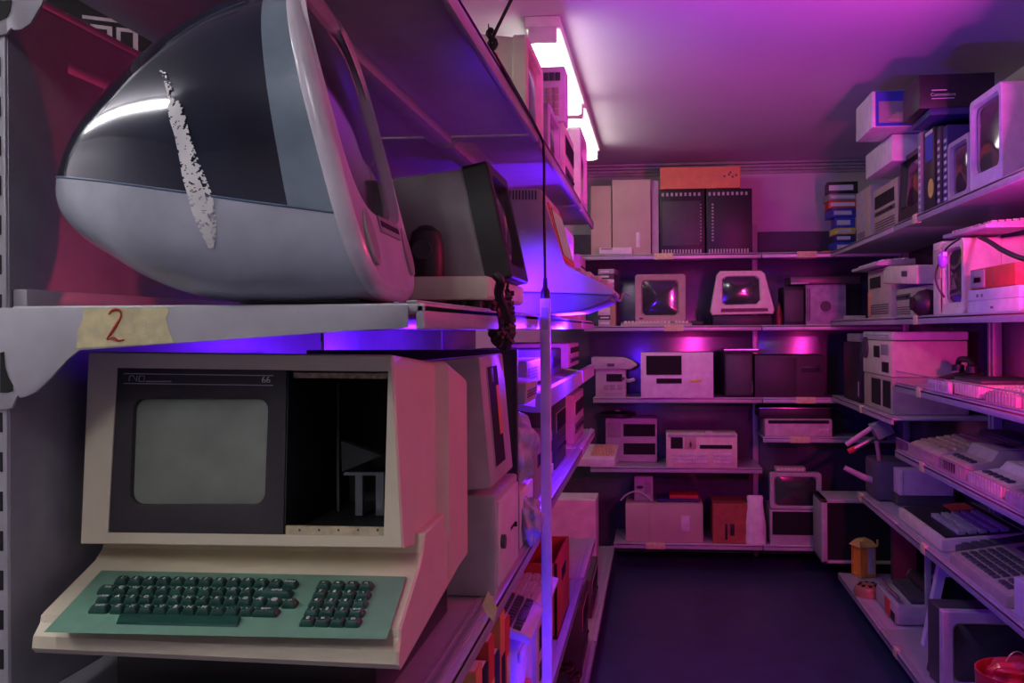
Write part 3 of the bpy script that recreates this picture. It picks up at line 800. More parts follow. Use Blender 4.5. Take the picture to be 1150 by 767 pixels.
# things between the board and the post
case('white_console', 'blue-lit white console on its side between dark board and post', 'computer', (-.31, 2.205, Z0-.499), RZL, .22, .13, .30, WHITE, [('recess', 'port', .3, .7, .3, .7, WHITE)])
def bag(label, c, s, seed, m=BAG, group=None, cat='bag', name='plastic_bag'):
    rg = random.Random(seed); b = MB(); bm = bmesh.new(); bmesh.ops.create_icosphere(bm, subdivisions=4, radius=1)
    ph = [rg.uniform(0, 6) for _ in range(9)]
    for v in bm.verts:
        p = v.co.copy(); k = 1+.08*math.sin(7*p.x+ph[0]+3*p.z)+.09*math.sin(9*p.z+ph[1]+4*p.y)+.07*math.sin(13*p.y+ph[2]+6*p.x)
        v.co = Vector((p.x*s[0]*k, p.y*s[1]*k, max(-1, p.z*k*1.1)*s[2]))
    b.merge(bm); o = b.build(name, m, None, None, 50)
    zmin = min(v.co.z for v in o.data.vertices)
    for v in o.data.vertices: v.co.z -= zmin
    o.location = c; return tag(o, label, cat, group)
bag('crumpled clear bag glinting on the white console between board and post', (-.36, 2.205, Z0-.367), (.07, .085, .085), 2)
case('keyboard_stack', 'pale slab propped high between the dark board and the post', 'keyboard', (-.30, 2.215, Z0-.172), RZL, .20, .05, .34, PALE, [('vent', 'vent', .1, .9, .3, .7, DARKG, 3)], rx=math.radians(4)) 
SB = -.984
case('white_console', 'bright blue-lit white machine with round port low beside the post', 'computer', (-.315, 2.21, Z0+SB), RZL, .24, .26, .34, WHITE, [('knob', 'round_port', .25, .55, .3, .65, ORANGE), ('panel', 'lip', .02, .98, .88, .97, WHITE)], bev=.015)
keyboard('keyboard', 'dark-keyed keyboard tilted on top of the blue-lit white machine', (-.29, 2.21, Z0+SB+.275), RZL, .24, .17, WHITE, DKEY, 5, 10, .03, rx=math.radians(14), pad=False)
bag('small clear bag glinting beside the post below the shelf edge', (-.30, 2.16, Z0-.499), (.03, .05, .05), 8)
# row of books on the shelf under the cream terminal
for i, (m, lab) in enumerate(((ORANGE, 'orange book spine nearest the camera on the shelf under the drive units'), (BLACK, 'black book between orange and red spines under the drive units'), (RED, 'red book in the row under the drive units'), (NAVY, 'navy book in the row under the drive units'), (ORANGE, 'farthest orange book in the row under the drive units'), (RED, 'farthest red book in the row under the drive units'))):
    r = thing('book', lab, 'book', (-.31, 1.60+i*.062, Z0+SB), RZL, 'books under the drive units')
    h = (.40, .38, .41, .36, .42, .39)[i]
    MB().box(-.028, .028, 0, .27, 0, h, .004).build('cover', m, r)
    MB().box(-.024, .024, .004, .272, .004, h+.0005, .001).build('pages', PAPER, r)
    MB().box(-.02, .02, -.0012, 0, h*.6, h*.8).build('spine_label', [YELLOW, WHITEINK, YELLOW, WHITEINK, BLACK, WHITEINK][i], r)
b = MB(); b.prism([at(548, 664, 1.60), at(558.5, 683, 1.60), at(555, 700, 1.60), at(553, 697, 1.60), at(545, 688, 1.60), at(541, 680, 1.60)], (0, .002, 0))
pn = b.build('paper_note', mat('pink_note_paper', (.75, .42, .3), .8)); c = at(550, 682, 1.60)
for v in pn.data.vertices: v.co -= c
pn.location = c; tag(pn, 'small torn paper note stuck on the shelf edge below the cream terminal', 'note')

# bay B and beyond, px 620-690
case('desktop_computer', 'low pale machine on the sloping shelf past the post', 'computer', (-.36, 2.75, Z0-.158), RZL, .36, .07, .30, GREYP, [('vent', 'vent', .1, .6, .25, .75, DARKG, 4)], rx=math.radians(0))
case('desktop_computer', 'dark machine on the sloping shelf, middle of the far left bays', 'computer', (-.36, 3.30, Z0-.158), RZL, .40, .09, .30, DARKG, [('slot', 'disc_slot', .2, .8, .3, .7, BLACK)])
case('desktop_computer', 'red-lit machine on the farther sloping shelf of the left racks', 'computer', (-.36, 4.05, Z0-.158), RZL, .5, .10, .30, GREYP, FE)
case('printer', 'violet-lit printer on the middle shelf just past the post', 'printer', (-.33, 2.72, Z0-.469), RZL, .42, .16, .34, GREYP, [('recess', 'paper_slot', .08, .92, .55, .8, GREYP), ('keys', 'buttons', .7, .92, .15, .35, WHITE, (4, 1))], bev=.012)
case('desktop_computer', 'dark upright box behind the violet-lit printer', 'computer', (-.34, 3.28, Z0-.469), RZL, .36, .22, .34, DARKG, FE)
case('desktop_computer', 'pale box on the middle shelf at the centre of the left racks', 'computer', (-.34, 4.05, Z0-.469), RZL, .5, .2, .34, GREYP, FE)
case('desktop_computer', 'blue-lit tower lying on the low shelf past the post', 'computer', (-.32, 2.62, Z0+SB), RZL, .34, .22, .36, WHITE, FE, bev=.01)
keyboard('keyboard', 'pale keyboard leaning on the blue-lit tower past the post', (-.30, 2.62, Z0+SB+.223), RZL, .36, .17, WHITE, GREYKEY, 5, 14, .03)
r = thing('crate', 'open red crate on the low shelf of the left racks', 'crate', (-.32, 3.15, Z0+SB), RZL)
b = MB()
for q in ((-.2, .2, 0, .012), (-.2, .2, .288, .30), (-.2, -.188, 0, .3), (.188, .2, 0, .3)): b.box(q[0], q[1], q[2], q[3], 0, .24, .002)
b.box(-.2, .2, 0, .3, 0, .01); b.build('crate_shell', RED, r)
MB().box(-.06, .06, -.002, .0, .15, .19, .001).build('handle_slot', DEEP, r)
# bottom shelf
SBB = -1.474
case('printer', 'white printer on the bottom left shelf beside the post', 'printer', (-.32, 2.62, Z0+SBB), RZL, .44, .22, .38, WHITE, [('recess', 'paper_slot', .08, .92, .55, .8, WHITE)], bev=.015)
case('desktop_computer', 'dark case on the bottom left shelf behind the white printer', 'computer', (-.31, 3.08, Z0+SBB), RZL, .30, .28, .34, BLACK, FE)
r = thing('telephone_handset', 'pink-lit pale handset leaning on the bottom left shelf edge', 'telephone', (-.34, 3.36, Z0+SBB), RZL)
MB().box(-.10, .10, 0, .22, 0, .05, .012, taper=(.9, .85)).build('body', WHITE, r)
b = MB(); b.tube(smooth_path([(-.09, .1, .075), (-.05, .1, .095), (.05, .1, .095), (.09, .1, .075)], 5), .014, 10); b.cyl((-.09, .1, .05), .03, .03); b.cyl((.09, .1, .05), .03, .03); b.build('handset', WHITE, r)
for i, (y, s, lab) in enumerate(((3.62, .11, 'tangle of dark cables on the bottom left shelf'), (3.9, .10, 'smaller tangle of dark cables farther along the bottom left shelf'))):
    rg = random.Random(i); pts = []
    for q in range(60):
        a = q*.9+rg.uniform(-.4, .4); rad = s*(.5+.5*rg.random()); pts.append((-.42+rad*math.cos(a), y+rad*math.sin(a), Z0+SBB+.012+.20*s*abs(math.sin(q*.21))*4*rg.random()))
    cable('cable_tangle', lab, pts, .005, mat('plum_cable', (.09, .03, .05), .5), 6, k=3)
case('desktop_computer', 'red-lit machine standing on the bottom left shelf, middle of aisle', 'computer', (-.33, 4.20, Z0+SBB), RZL, .36, .30, .34, DARKG, FE)
case('desktop_computer', 'dark machine on the bottom left shelf before the corner', 'computer', (-.34, 5.0, Z0+SBB), RZL, .5, .2, .34, DARKG, FE)
carton('carton', 'tall violet-lit carton on the bottom left shelf near the back corner', (-.36, 5.55, Z0+SBB), RZL, .24, .48, .3, WHITE)

# ---- top shelf, left
TS = .506
r = thing('grey_box', 'dark grey box at the near end of the top left shelf', 'box', (-.36, 1.55, Z0+TS), RZL)
MB().box(-.11, .11, 0, .3, 0, .16, .006).build('casing', GREYP, r); MB().box(-.09, .09, -.002, .001, .02, .14, .001).build('lid_panel', PALE, r)
crt('monitor', 'large cream monitor facing the aisle on the top left shelf', 'monitor', (-.335, 2.60, Z0+TS), RZL, .36, .27, .36, CREAM, rear=.9, bd=.035, bez=(.09, .09, .12, .09))
crt('monitor', 'darker reddish monitor beyond the cream one on the top left shelf', 'monitor', (-.33, 3.05, Z0+TS), RZL, .34, .20, .34, PALE, bd=.05)
r = case('desktop_computer', 'cream machine beneath the white grid-fronted unit on the top left shelf', 'computer', (-.33, 3.55, Z0+TS), RZL, .40, .24, .36, CREAM, FE)
r = case('key_panel', 'white unit with a grid of square openings topping the left shelf machines', 'computer', (-.375, 3.35, Z0+TS+.243), 0, .10, .20, .12, WHITE, [('keys', 'key_grid', .3, .8, .1, .62, BEIGE, (2, 4)), ('keys', 'vent_row', .2, .85, .72, .9, DARKG, (3, 1))])
crt('monitor', 'white monitor with lilac edge at the middle of the top left shelf', 'monitor', (-.32, 4.15, Z0+TS), RZL, .38, .36, .36, WHITE, foot=.03)
# cord down the post
cable('hanging_cord', 'thin black cord running from the ceiling along the top shelf edge down to the post', [at(578, -8, 1.78), at(565, 18, 1.78), at(553, 43, 1.78), at(550, 52, 1.78), Vector((-.291, 1.80, Z0+.50)), Vector((-.291, 2.33, Z0+.49)), Vector((-.281, 2.333, Z0+.44)), Vector((-.281, 2.333, Z0+.3)), Vector((-.279, 2.331, Z0+.12)), Vector((-.279, 2.331, Z0+.079))], .0035)
r = thing('cord_knot', 'black tie knot with orange tape holding the cord at the top shelf edge', 'cord tie', at(552, 56, 1.77))
b = MB(); b.tube(smooth_path([(-.012, 0, -.01), (.008, 0, .012), (-.006, 0, .03), (.004, 0, .04)], 4), [.006]*12+[.002], 6); b.tube([(-.002, 0, .01), (-.006, 0, .05)], [.004, .001], 6); b.build('knot', RUBBER, r)
MB().box(-.002, .012, -.006, .006, -.028, -.006, .003).build('orange_tape', ORANGE, r)
r = thing('plug', 'black plug where the hanging cord meets the top of the post', 'plug', (-.279, 2.331, Z0+.079))
MB().lathe([(.001, 0), (.012, 0), (.011, .018), (.006, .028), (.005, .05), (.001, .052)]).build('plug_body', BLACK, r)

# ================= BACK RACK CONTENTS =================
def bk(px0, px1, pt, lv, Y=6.44):
    a, c = at(px0, 300, Y).x, at(px1, 300, Y).x
    top = at((px0+px1)/2, pt, Y).z
    return ((a+c)/2, Y, Z0+lv+.001), c-a, top-(Z0+lv)
def BC(name, label, cat, px0, px1, pt, lv, d, m, feats=(), Y=6.44, **k):
    loc, w, h = bk(px0, px1, pt, lv, Y); return case(name, label, cat, loc, 0, w, h, d, m, feats, **k)
BC('carton', 'narrow pale carton at the left end of the back top shelf', 'box', 664, 687, 209, .51, .3, CARDP, Y=6.50, bev=.002, body='carton')
BC('carton', 'broad pale carton with a label beside the narrow one on the back top shelf', 'box', 688, 731, 202, .51, .32, CARDP, [('panel', 'label', .62, .72, .1, .3, WHITE)], Y=6.46, bev=.002, body='carton')
BC('metal_plate', 'thin pale metal plate standing beside the broad carton on the back top shelf', 'plate', 732, 740, 203, .51, .32, PALE, Y=6.5, bev=.002, body='plate')
rk = [('vventz', 'lower_slots', .05, .95, .02, .08, PALE, 14), ('vventz', 'upper_slots', .05, .95, .9, .95, PALE, 9), ('panel', 'front_plate', .06, .9, .14, .82, DARKG), ('vent', 'side_lights', .88, .92, .2, .8, PALE, 12)]
BC('rack_chassis', 'left of the two black slotted chassis under the orange box', 'computer', 741, 792, 213, .51, .36, BLACK, rk, Y=6.48, group='black chassis on the back top shelf')
BC('rack_chassis', 'right of the two black slotted chassis under the orange box', 'computer', 793.5, 845, 212, .51, .36, BLACK, [rk[0], rk[1], ('vent', 'side_lights', .12, .16, .2, .8, PALE, 12)], Y=6.48, group='black chassis on the back top shelf')
loc, w, h = bk(742, 832, 190, .51, 6.50)
hb = at(790, 212, 6.48).z-(Z0+.51)
r = carton('carton', 'flat orange carton lying on top of the black chassis', (loc[0], 6.5, loc[2]+hb+.004), 0, w, .15, .3, ORANGE)
b = MB()
for i, (x, z_) in enumerate(((.16, .075), (.19, .085), (.215, .07), (.24, .08), (.2, .1))): b.box(x, x+.012, -.0012, 0, z_, z_+.014)
b.build('stamp_print', DARKG, r)
r = case('flat_keyboard', 'white flat tray lying in front of the pale cartons on the back top shelf', 'keyboard', ((at(673, 280, 6.42).x+at(710, 280, 6.42).x)/2, 6.405, Z0+.515), 0, at(710, 280, 6.42).x-at(673, 280, 6.42).x, .045, .06, WHITE, [('vent', 'ridges', .05, .4, .7, .95, DARKG, 2)], bev=.003)
r = thing('leaflet', 'orange leaflet lying at the right end of the back top shelf', 'leaflet', (at(940, 280, 6.42).x, 6.41, Z0+.511), math.radians(8))
MB().box(-.09, .09, 0, .2, 0, .006, .001).build('sheet', ORANGE, r)
# stack at the corner
x0 = at(931, 250, 6.43).x; zt = Z0+.511
for i, (w, h, m, lab, wob, cat, nm) in enumerate(((.13, .07, BLUE, 'blue book at the bottom of the corner stack', .04, 'book', 'book'), (.13, .05, NAVY, 'navy book second from the bottom of the corner stack', .04, 'book', 'book'), (.13, .045, YELLOW, 'yellow book in the middle of the corner stack', .045, 'book', 'book'), (.13, .07, BLUE, 'blue book above the yellow one in the corner stack', .04, 'book', 'book'), (.16, .06, BLUE, 'wide blue book under the red boxes of the corner stack', .02, 'book', 'book'), (.2, .055, RED, 'red box second from the top of the corner stack', .0, 'box', 'box_file'), (.2, .045, GREYP, 'grey box above the red one in the corner stack', .0, 'box', 'box_file'), (.2, .08, BLACK, 'black and white box topping the corner stack', -.01, 'box', 'box_file'))):
    r = thing(nm, lab, cat, (x0+wob+w/2, 6.43, zt), math.radians((3, -4, 2, -3, 4, -2, 3, -5)[i]), 'stack in the back right corner of the top shelf')
    MB().box(-w/2, w/2, 0, .2, 0, h-.002, .002).build('cover', m, r)
    MB().box(-w/2+.012, w/2-.03, -.0012, 0, h*.25, h*.7).build('print', WHITEINK, r); zt += h
# second level
zt = Z0+.021; xx = at(680.5, 300, 6.43).x
tapes = [(.045, PALE), (.03, DARKG), (.055, WHITE), (.05, GREYP), (.03, DARKG), (.05, PALE), (.035, GREYP), (.03, WHITE), (.035, DARKG), (.035, PALE)]
nms = ['at the very bottom', 'second up', 'third up', 'fourth up', 'fifth up', 'sixth up', 'seventh up', 'eighth up', 'ninth up', 'on the very top']
for i, (h, m) in enumerate(tapes):
    r = thing('tape_box', 'slim box %s in the stack left of the square monitor' % nms[i], 'box', (xx, 6.43, zt), math.radians((1, -2, 2, 0, -1, 3, -2, 1, 2, -8)[i]), 'stack of slim boxes at the left of the back rack')
    MB().box(-.055, .055, 0, .18, 0, h-.001, .002).build('casing', m, r); MB().box(-.04, .02, -.001, 0, h*.3, h*.65).build('label', WHITEINK, r); zt += h
r = thing('brown_board', 'brown wooden board standing beside the stack of slim boxes', 'board', (at(688, 300, 6.41).x, 6.42, Z0+.021))
MB().box(-.018, .018, 0, .2, 0, .17, .002).build('board', CARD, r); MB().box(-.02, .02, -.001, .2, .17, .175).build('edge_strip', DARKG, r)
loc, w, h = bk(713, 770, 308, .02, 6.50)
crt('monitor', 'square beige monitor behind a slim keyboard on the back rack', 'monitor', (loc[0], 6.50, loc[2]), 0, w, h, .34, mat('dim_beige', (.50, .40, .30), .5), foot=.03, bez=(.12, .13, .11, .12), extra=[('panel', 'badge', .08, .16, .13, .16, DARKG)])
kw = at(777, 355, 6.43).x-at(697, 355, 6.43).x
keyboard('keyboard', 'slim beige keyboard in front of the square monitor', ((at(777, 355, 6.43).x+at(697, 355, 6.43).x)/2, 6.415, Z0+.021), 0, kw, .09, BEIGE, GREYKEY, 4, 18, .03)
# rounded white terminal with trapezoid face
def trap_monitor():
    Y = 6.44; pts = [(797, 352), (805, 306), (808, 303.5), (855, 303), (859, 306), (870, 350), (868, 352.5), (800, 353.5)]
    cx = at(833, 353, Y).x; r = thing('monitor', 'white rounded trapezoid monitor on a black plinth, back rack', 'monitor', (cx, Y, Z0+.021)); off = Vector(r.location)
    O = [at(x, y, Y) for x, y in [(797.5, 350), (805, 308), (809, 304), (855, 303.5), (859.5, 307), (870.5, 348), (869, 352.5), (800, 354)]]
    I = [at(x, y, Y) for x, y in [(811.5, 340), (811.5, 314), (816, 310.5), (848, 310), (853, 314), (854, 337), (850, 341.5), (815, 342.5)]]
    b = MB(); cen = sum(O, Vector())/8
    sh = lambda R, k, dy: [cen+(v-cen)*k+Vector((0, dy, 0)) for v in R]
    ci = sum(I, Vector())/8
    shi = lambda R, k, dy: [ci+(v-ci)*k+Vector((0, dy, 0)) for v in R]
    b.loft([sh(O, 1, .05), sh(O, 1, .012), sh(O, .97, 0), shi(I, 1.04, 0), shi(I, .98, .015)], False, False); b.build('bezel', mat('warm_white_plastic', (.80, .68, .62), .45), r, off, 40)
    b = MB(); b.loft([sh(O, 1, .05), sh(O, .92, .18), sh(O, .6, .34)], False, True); b.build('rear_housing', WHITE, r, off, 40)
    b = MB(); b.loft([shi(I, s_, .016-.012*(1-s_*s_)) for s_ in (1, .8, .6, .4, .2, .02)], False, True); b.build('screen', GLASS, r, off, 60)
    b = MB(); b.prism([at(810, 346.5, Y), at(862, 346, Y), at(863, 349.5, Y), at(809.5, 350.5, Y)], (0, -.0025, 0)); b.build('control_strip', mat('maroon_strip', (.12, .04, .04), .5), r, off)
    b = MB(); p0 = at(799, 354, Y); p1 = at(869, 353, Y); b.box(p0.x+.01, p1.x-.01, Y+.02, Y+.3, Z0+.021, p0.z-.001, .004); b.build('plinth', BLACK, r, off)
trap_monitor()
r = thing('joystick', 'small black joystick between the square and the rounded monitor', 'joystick', (at(783, 355, 6.47).x, 6.47, Z0+.021))
MB().box(-.045, .045, 0, .09, 0, .035, .01).build('base', BLACK, r); b = MB(); b.tube([(0, .045, .03), (.004, .045, .09)], .008); b.cyl((.004, .045, .085), .014, .03, 'z', 14, .008); b.build('stick', BLACK, r)
MB().cyl((-.025, .02, .034), .007, .006).build('button', RED, r)
r = thing('flask', 'slim dark bottle standing right of the rounded monitor', 'bottle', (at(875, 355, 6.47).x, 6.47, Z0+.021))
MB().lathe([(.001, 0), (.02, 0), (.021, .01), (.021, .09), (.01, .12), (.008, .14), (.001, .141)], n=16).build('bottle_body', mat('red_glass', (.25, .02, .04), .15, coat=.5), r); MB().cyl((0, 0, .139), .01, .014).build('cap', BLACK, r)
BC('audio_box', 'black box standing left of the purple chassis on the back rack', 'box', 880, 903, 322, .02, .3, BLACK, [('panel', 'lid', .05, .95, .1, .9, DARKG)])
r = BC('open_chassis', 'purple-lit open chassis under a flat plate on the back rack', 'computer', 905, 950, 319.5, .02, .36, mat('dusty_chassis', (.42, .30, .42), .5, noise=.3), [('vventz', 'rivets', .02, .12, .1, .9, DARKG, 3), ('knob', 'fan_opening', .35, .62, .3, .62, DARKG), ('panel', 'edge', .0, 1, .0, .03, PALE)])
x0, x1 = at(888, 318, 6.42).x, at(966, 318, 6.42).x
r = thing('flat_plate', 'dark flat plate laid across the purple-lit open chassis', 'plate', ((x0+x1)/2, 6.42, at(905, 319.5, 6.44).z+.002))
MB().box(-(x1-x0)/2, (x1-x0)/2, 0, .3, 0, .05, .003).build('plate', mat('dark_plum_metal', (.12, .07, .10), .35, .3), r); MB().box(-(x1-x0)/2, -(x1-x0)/2+.12, -.003, 0, .0, .012, .001).build('bright_edge', PALE, r)
BC('cream_strip_unit', 'low cream unit at the corner of the back and right racks', 'box', 948, 972, 354.5, .02, .1, CREAM, Y=6.42, bev=.003)
# third level
fx = [('recess', 'window', .35, .9, .55, .85, PALE), ('keys', 'sockets', .25, .92, .25, .5, GREYP, (3, 1)), ('vent', 'vent', .3, .95, .05, .18, GREYP, 3), ('knob', 'dial', .86, .97, .6, .75, DARKG)]
r = BC('control_unit', 'small grey control unit with dials under a flat rounded lid', 'control unit', 668, 702, 415, -.47, .26, PALE, fx)
x0, x1 = at(664, 405, 6.42).x, at(716, 405, 6.42).x
r = thing('acoustic_lid', 'flat rounded pale lid resting on the small grey control unit', 'lid', ((x0+x1)/2, 6.42, at(690, 415, 6.44).z+.002))
b = MB(); W2 = (x1-x0)/2; b.prism([(-W2, 0, 0), (W2-.05, 0, 0), (W2, 0, .03), (W2-.03, 0, .055), (W2-.09, 0, .082), (-W2, 0, .085)], (0, .25, 0), .006); b.build('lid_shell', PALE, r); MB().box(-.05, .0, -.002, .001, .02, .04, .001).build('badge', DARKG, r)
cable('white_lead', 'short white lead sticking out beside the small grey control unit', [at(702, 427, 6.5), at(707, 427.5, 6.44), at(712, 426, 6.42)], .012, WHITE)
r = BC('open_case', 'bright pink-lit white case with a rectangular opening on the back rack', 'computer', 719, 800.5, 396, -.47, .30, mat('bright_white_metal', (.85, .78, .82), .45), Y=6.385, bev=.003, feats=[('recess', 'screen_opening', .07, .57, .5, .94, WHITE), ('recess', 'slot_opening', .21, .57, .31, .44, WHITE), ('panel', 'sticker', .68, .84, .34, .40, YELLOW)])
BC('dark_case', 'dark upright case right of the pink-lit white case', 'computer', 813, 845, 396, -.47, .36, BLACK, [('panel', 'door', .06, .94, .06, .94, DARKG), ('vventz', 'light_strip', .97, .995, .1, .35, PALE, 1)])
r = BC('dark_case', 'wide dark case in the middle of the back rack near the corner', 'computer', 847, 925, 399, -.47, .36, mat('dark_plum_case', (.06, .03, .05), .5), [('panel', 'door', .04, .6, .06, .94, mat('dark_plum_door', (.05, .03, .045), .5)), ('slot', 'disc_slot', .66, .95, .6, .75, BLACK)])
r = thing('flat_plate', 'thin bright-edged lid lying on the dark upright case', 'plate', (at(832, 392, 6.44).x, 6.425, at(832, 396, 6.44).z+.002))
MB().box(-.115, .115, 0, .3, 0, .022, .002).build('lid', DARKG, r); MB().box(-.115, .115, -.002, .0, .016, .022).build('bright_edge', METAL, r)
# fourth level left
BC('dual_drive', 'pale dual disc drive with two black bays on the back rack', 'disc drive', 679, 737, 470, -.945, .22, PALE, Y=6.66, feats= [('recess', 'upper_bay', .34, .97, .58, .88, PALE), ('recess', 'lower_bay', .34, .97, .16, .44, PALE), ('panel', 'side_plate', .03, .3, .56, .9, GREYP)])
r = thing('platter', 'dark round platter lying on the dual disc drive', 'disc', (at(693, 468, 6.66).x, 6.70+.06, at(700, 470, 6.66).z+.002))
MB().lathe([(.001, 0), (.10, 0), (.13, .012), (.13, .03), (.09, .04), (.03, .042), (.001, .043)], n=32).build('disc', BLACK, r); MB().cyl((0, 0, .04), .02, .01).build('hub', GREYP, r)
r = thing('computer_terminal', 'violet-lit keyboard unit with yellowed keys left of the dual drive', 'keyboard', (at(668, 520, 6.45).x, 6.405, Z0-.944), math.radians(-6))
MB().prism([(-.16, 0, 0), (-.16, 0, .06), (-.16, .20, .13), (-.16, .22, .13), (-.16, .22, 0)], (.3, 0, 0), .006).build('casing', WHITE, r)
b = MB()
for j in range(4):
    for i in range(9): b.box(-.03+i*.018, -.017+i*.018, .03+j*.042, .062+j*.042, .07+j*.0125, .095+j*.0125, .002)
b.build('keycaps', mat('yellowed_keys', (.72, .58, .28), .5), r)['kind'] = 'stuff'
PX = [('recess', 'display', .06, .24, .55, .9, PALE), ('panel', 'amber_panel', .26, .42, .55, .9, CARDP), ('panel', 'red_key', .33, .36, .6, .75, RED), ('recess', 'disc_slot', .47, .93, .55, .68, PALE), ('keys', 'key_rows', .08, .58, .12, .42, WHITE, (14, 3)), ('keys', 'number_keys', .66, .92, .12, .42, WHITE, (5, 3)), ('panel', 'brow', .02, .98, .9, .98, PALE)]  # narrow red panel inside the amber one
r = BC('portable_computer', 'pale portable computer with keyboard below its slots on the back rack', 'computer', 747, 827, 487, -.945, .24, CREAM, PX, Y=6.395, bev=.006)
b = MB(); b.tube(smooth_path([(.02, .03, .19), (.03, .03, .235), (.07, .03, .235), (.08, .03, .19)], 5), .01); b.build('handle', PALE, r)
x0, x1 = at(858, 480, 6.44).x, at(934, 480, 6.44).x
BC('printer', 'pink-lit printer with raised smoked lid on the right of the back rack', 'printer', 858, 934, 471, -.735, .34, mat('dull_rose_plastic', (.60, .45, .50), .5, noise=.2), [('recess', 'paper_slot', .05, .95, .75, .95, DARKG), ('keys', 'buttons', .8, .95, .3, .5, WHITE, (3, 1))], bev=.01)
r = thing('acrylic_cover', 'dark cover with a bright top edge over the pink-lit printer', 'cover', ((x0+x1)/2, 6.50, at(890, 471, 6.44).z+.003))
MB().box(-.25, .24, 0, .3, 0, .065, .004).build('smoked_cover', BLACK, r); MB().box(-.25, .24, -.004, .004, .065, .071, .001).build('bright_edge', METAL, r)
# bottom level
r = BC('carton', 'wide pink-lit carton on the bottom back shelf', 'box', 701, 788, 566, -1.465, .34, CARDP, [('panel', 'label', .72, .83, .3, .7, WHITE), ('panel', 'fold', .305, .31, .02, .98, CARD)], bev=.004, body='carton')
r = BC('slide_viewer', 'small pale viewer with a dark lens resting on the wide carton', 'camera', 711, 732, 541, -1.465, .1, PALE, [('knob', 'lens', .12, .5, .35, .8, BLACK), ('panel', 'plate', .55, .9, .3, .8, GREYP)], Y=6.52)
h0 = at(745, 566, 6.44).z-(Z0-1.465)
for ch in r.children: ch.scale.z = .42
r.location.z = Z0-1.465+h0+.004
cable('white_lead', 'pale cable looping over the small viewer on the wide carton', [at(697, 562, 6.47), at(703, 556, 6.47), at(714, 552, 6.47), at(726, 557, 6.47), at(733, 563, 6.46)], .006, PALE)
r = thing('folded_sheets', 'dark sheets piled behind the label side of the wide carton', 'papers', (at(765, 560, 6.5).x, 6.5, Z0-1.465+h0+.002))
MB().box(-.17, .12, 0, .2, 0, .02, .002).build('sheet', NAVY, r); MB().box(-.08, .12, .02, .22, .021, .045, .002).build('top_sheet', RED, r)
loc, w, h = bk(799, 838, 566, -1.465)
r = carton('carton', 'reddish carton with dark marks on the bottom back shelf', loc, 0, w, h, .3, mat('red_brown_card', (.42, .11, .07), .8, noise=.2), feats=[('panel', 'stamp', .35, .42, .1, .5, BLACK), ('panel', 'stamp', .5, .62, .2, .5, BLACK)])
# white bag
r = thing('paper_bag', 'white crumpled bag standing beside the reddish carton', 'bag', (at(849, 604, 6.42).x, 6.47, Z0-1.464))
b = MB(); rg = random.Random(4); rings = []
for i, (wd, dp, zz) in enumerate(((.066, .05, 0), (.07, .055, .05), (.066, .055, .14), (.06, .05, .22), (.05, .035, .28), (.055, .02, .31), (.05, .012, .325))):
    rings.append([Vector((math.copysign(abs(math.cos(a))**.6, math.cos(a))*wd*(1+rg.uniform(-.08, .08)), math.copysign(abs(math.sin(a))**.6, math.sin(a))*dp*(1+rg.uniform(-.1, .1)), zz)) for a in [2*PI*k/20 for k in range(20)]])
b.loft(rings); b.build('bag_body', PAPER, r, None, 60)
loc, w, h = bk(863, 921, 531, -1.465, 6.42); hb = at(890, 572, 6.42).z-(Z0-1.465)
r = case('desktop_computer', 'pale machine with a dark front under the boxy monitor on the bottom back shelf', 'computer', (loc[0], 6.42, loc[2]), 0, w*.98, hb-.004, .36, PALE, [('recess', 'front_opening', .03, .93, .28, .96, PALE), ('vent', 'badge', .2, .3, .5, .6, RED, 1)], bev=.004)
crt('monitor', 'boxy pale monitor on top of the dark-fronted machine, bottom back shelf', 'monitor', (loc[0]+.002, 6.415, loc[2]+hb), 0, w, h-hb, .36, PALE, bez=(.07, .07, .06, .1), bd=.06)
case('slim_keyboard', 'pale slim slab lying on top of the boxy monitor', 'keyboard', (loc[0]-.03, 6.43, loc[2]+h+.003), 0, .2, .03, .1, CARDP, [('keys', 'keys', .05, .95, .2, .8, WHITE, (8, 1))])
# ================= RIGHT RACK CONTENTS =================
def yX(px, X): return atX(px, 370, X).y
def RC(name, label, cat, pa, pb, lv, h, d, m, feats=(), X=1.20, dz=0, **k):
    ya_, yb2 = yX(pa, X), yX(pb, X)
    return case(name, label, cat, (X, (ya_+yb2)/2, Z0+lv+.001+dz), RZR, abs(ya_-yb2)-.006, h, d, m, feats, **k)
T = .505
# top shelf
RC('slab_case', 'beige upright slab next to the corner book stack, top right shelf', 'computer', 962, 979, T, .30, .34, PALE, [('panel', 'end_strip', .7, .98, .02, .98, BEIGE), ('vent', 'vent', .1, .6, .05, .2, DARKG, 4)])
RC('desktop_computer', 'beige computer with drive slots under a white box, top right shelf', 'computer', 981, 1009, T, .25, .36, BEIGE, [('recess', 'drive_bay', .1, .9, .55, .85, BEIGE), ('slot', 'disc_slot', .1, .9, .40, .5, DARKG), ('vent', 'vent', .1, .9, .08, .3, DARKG, 4)])
y0, y1 = yX(977, 1.16), yX(1008, 1.16)
r = case('white_box', 'white box on top of the beige slotted computer, top right shelf', 'box', (1.14, (y0+y1)/2, Z0+T+.305), RZR, y0-y1-.02, .13, .30, WHITE, bev=.004)
r = thing('keyboard_box', 'long white box with blue picture front, topmost left on the right shelf', 'box', (1.155, 4.52, Z0+T+.44), 0)
MB().box(-.14, .16, 0, .36, 0, .17, .003).build('carton', WHITE, r)
MB().box(-.125, .158, -.002, 0, .004, .168).build('blue_print', BLUE, r)
b = MB(); b.box(-.11, .0, -.003, -.002, .02, .12); b.build('photo_print', GREYP, r)
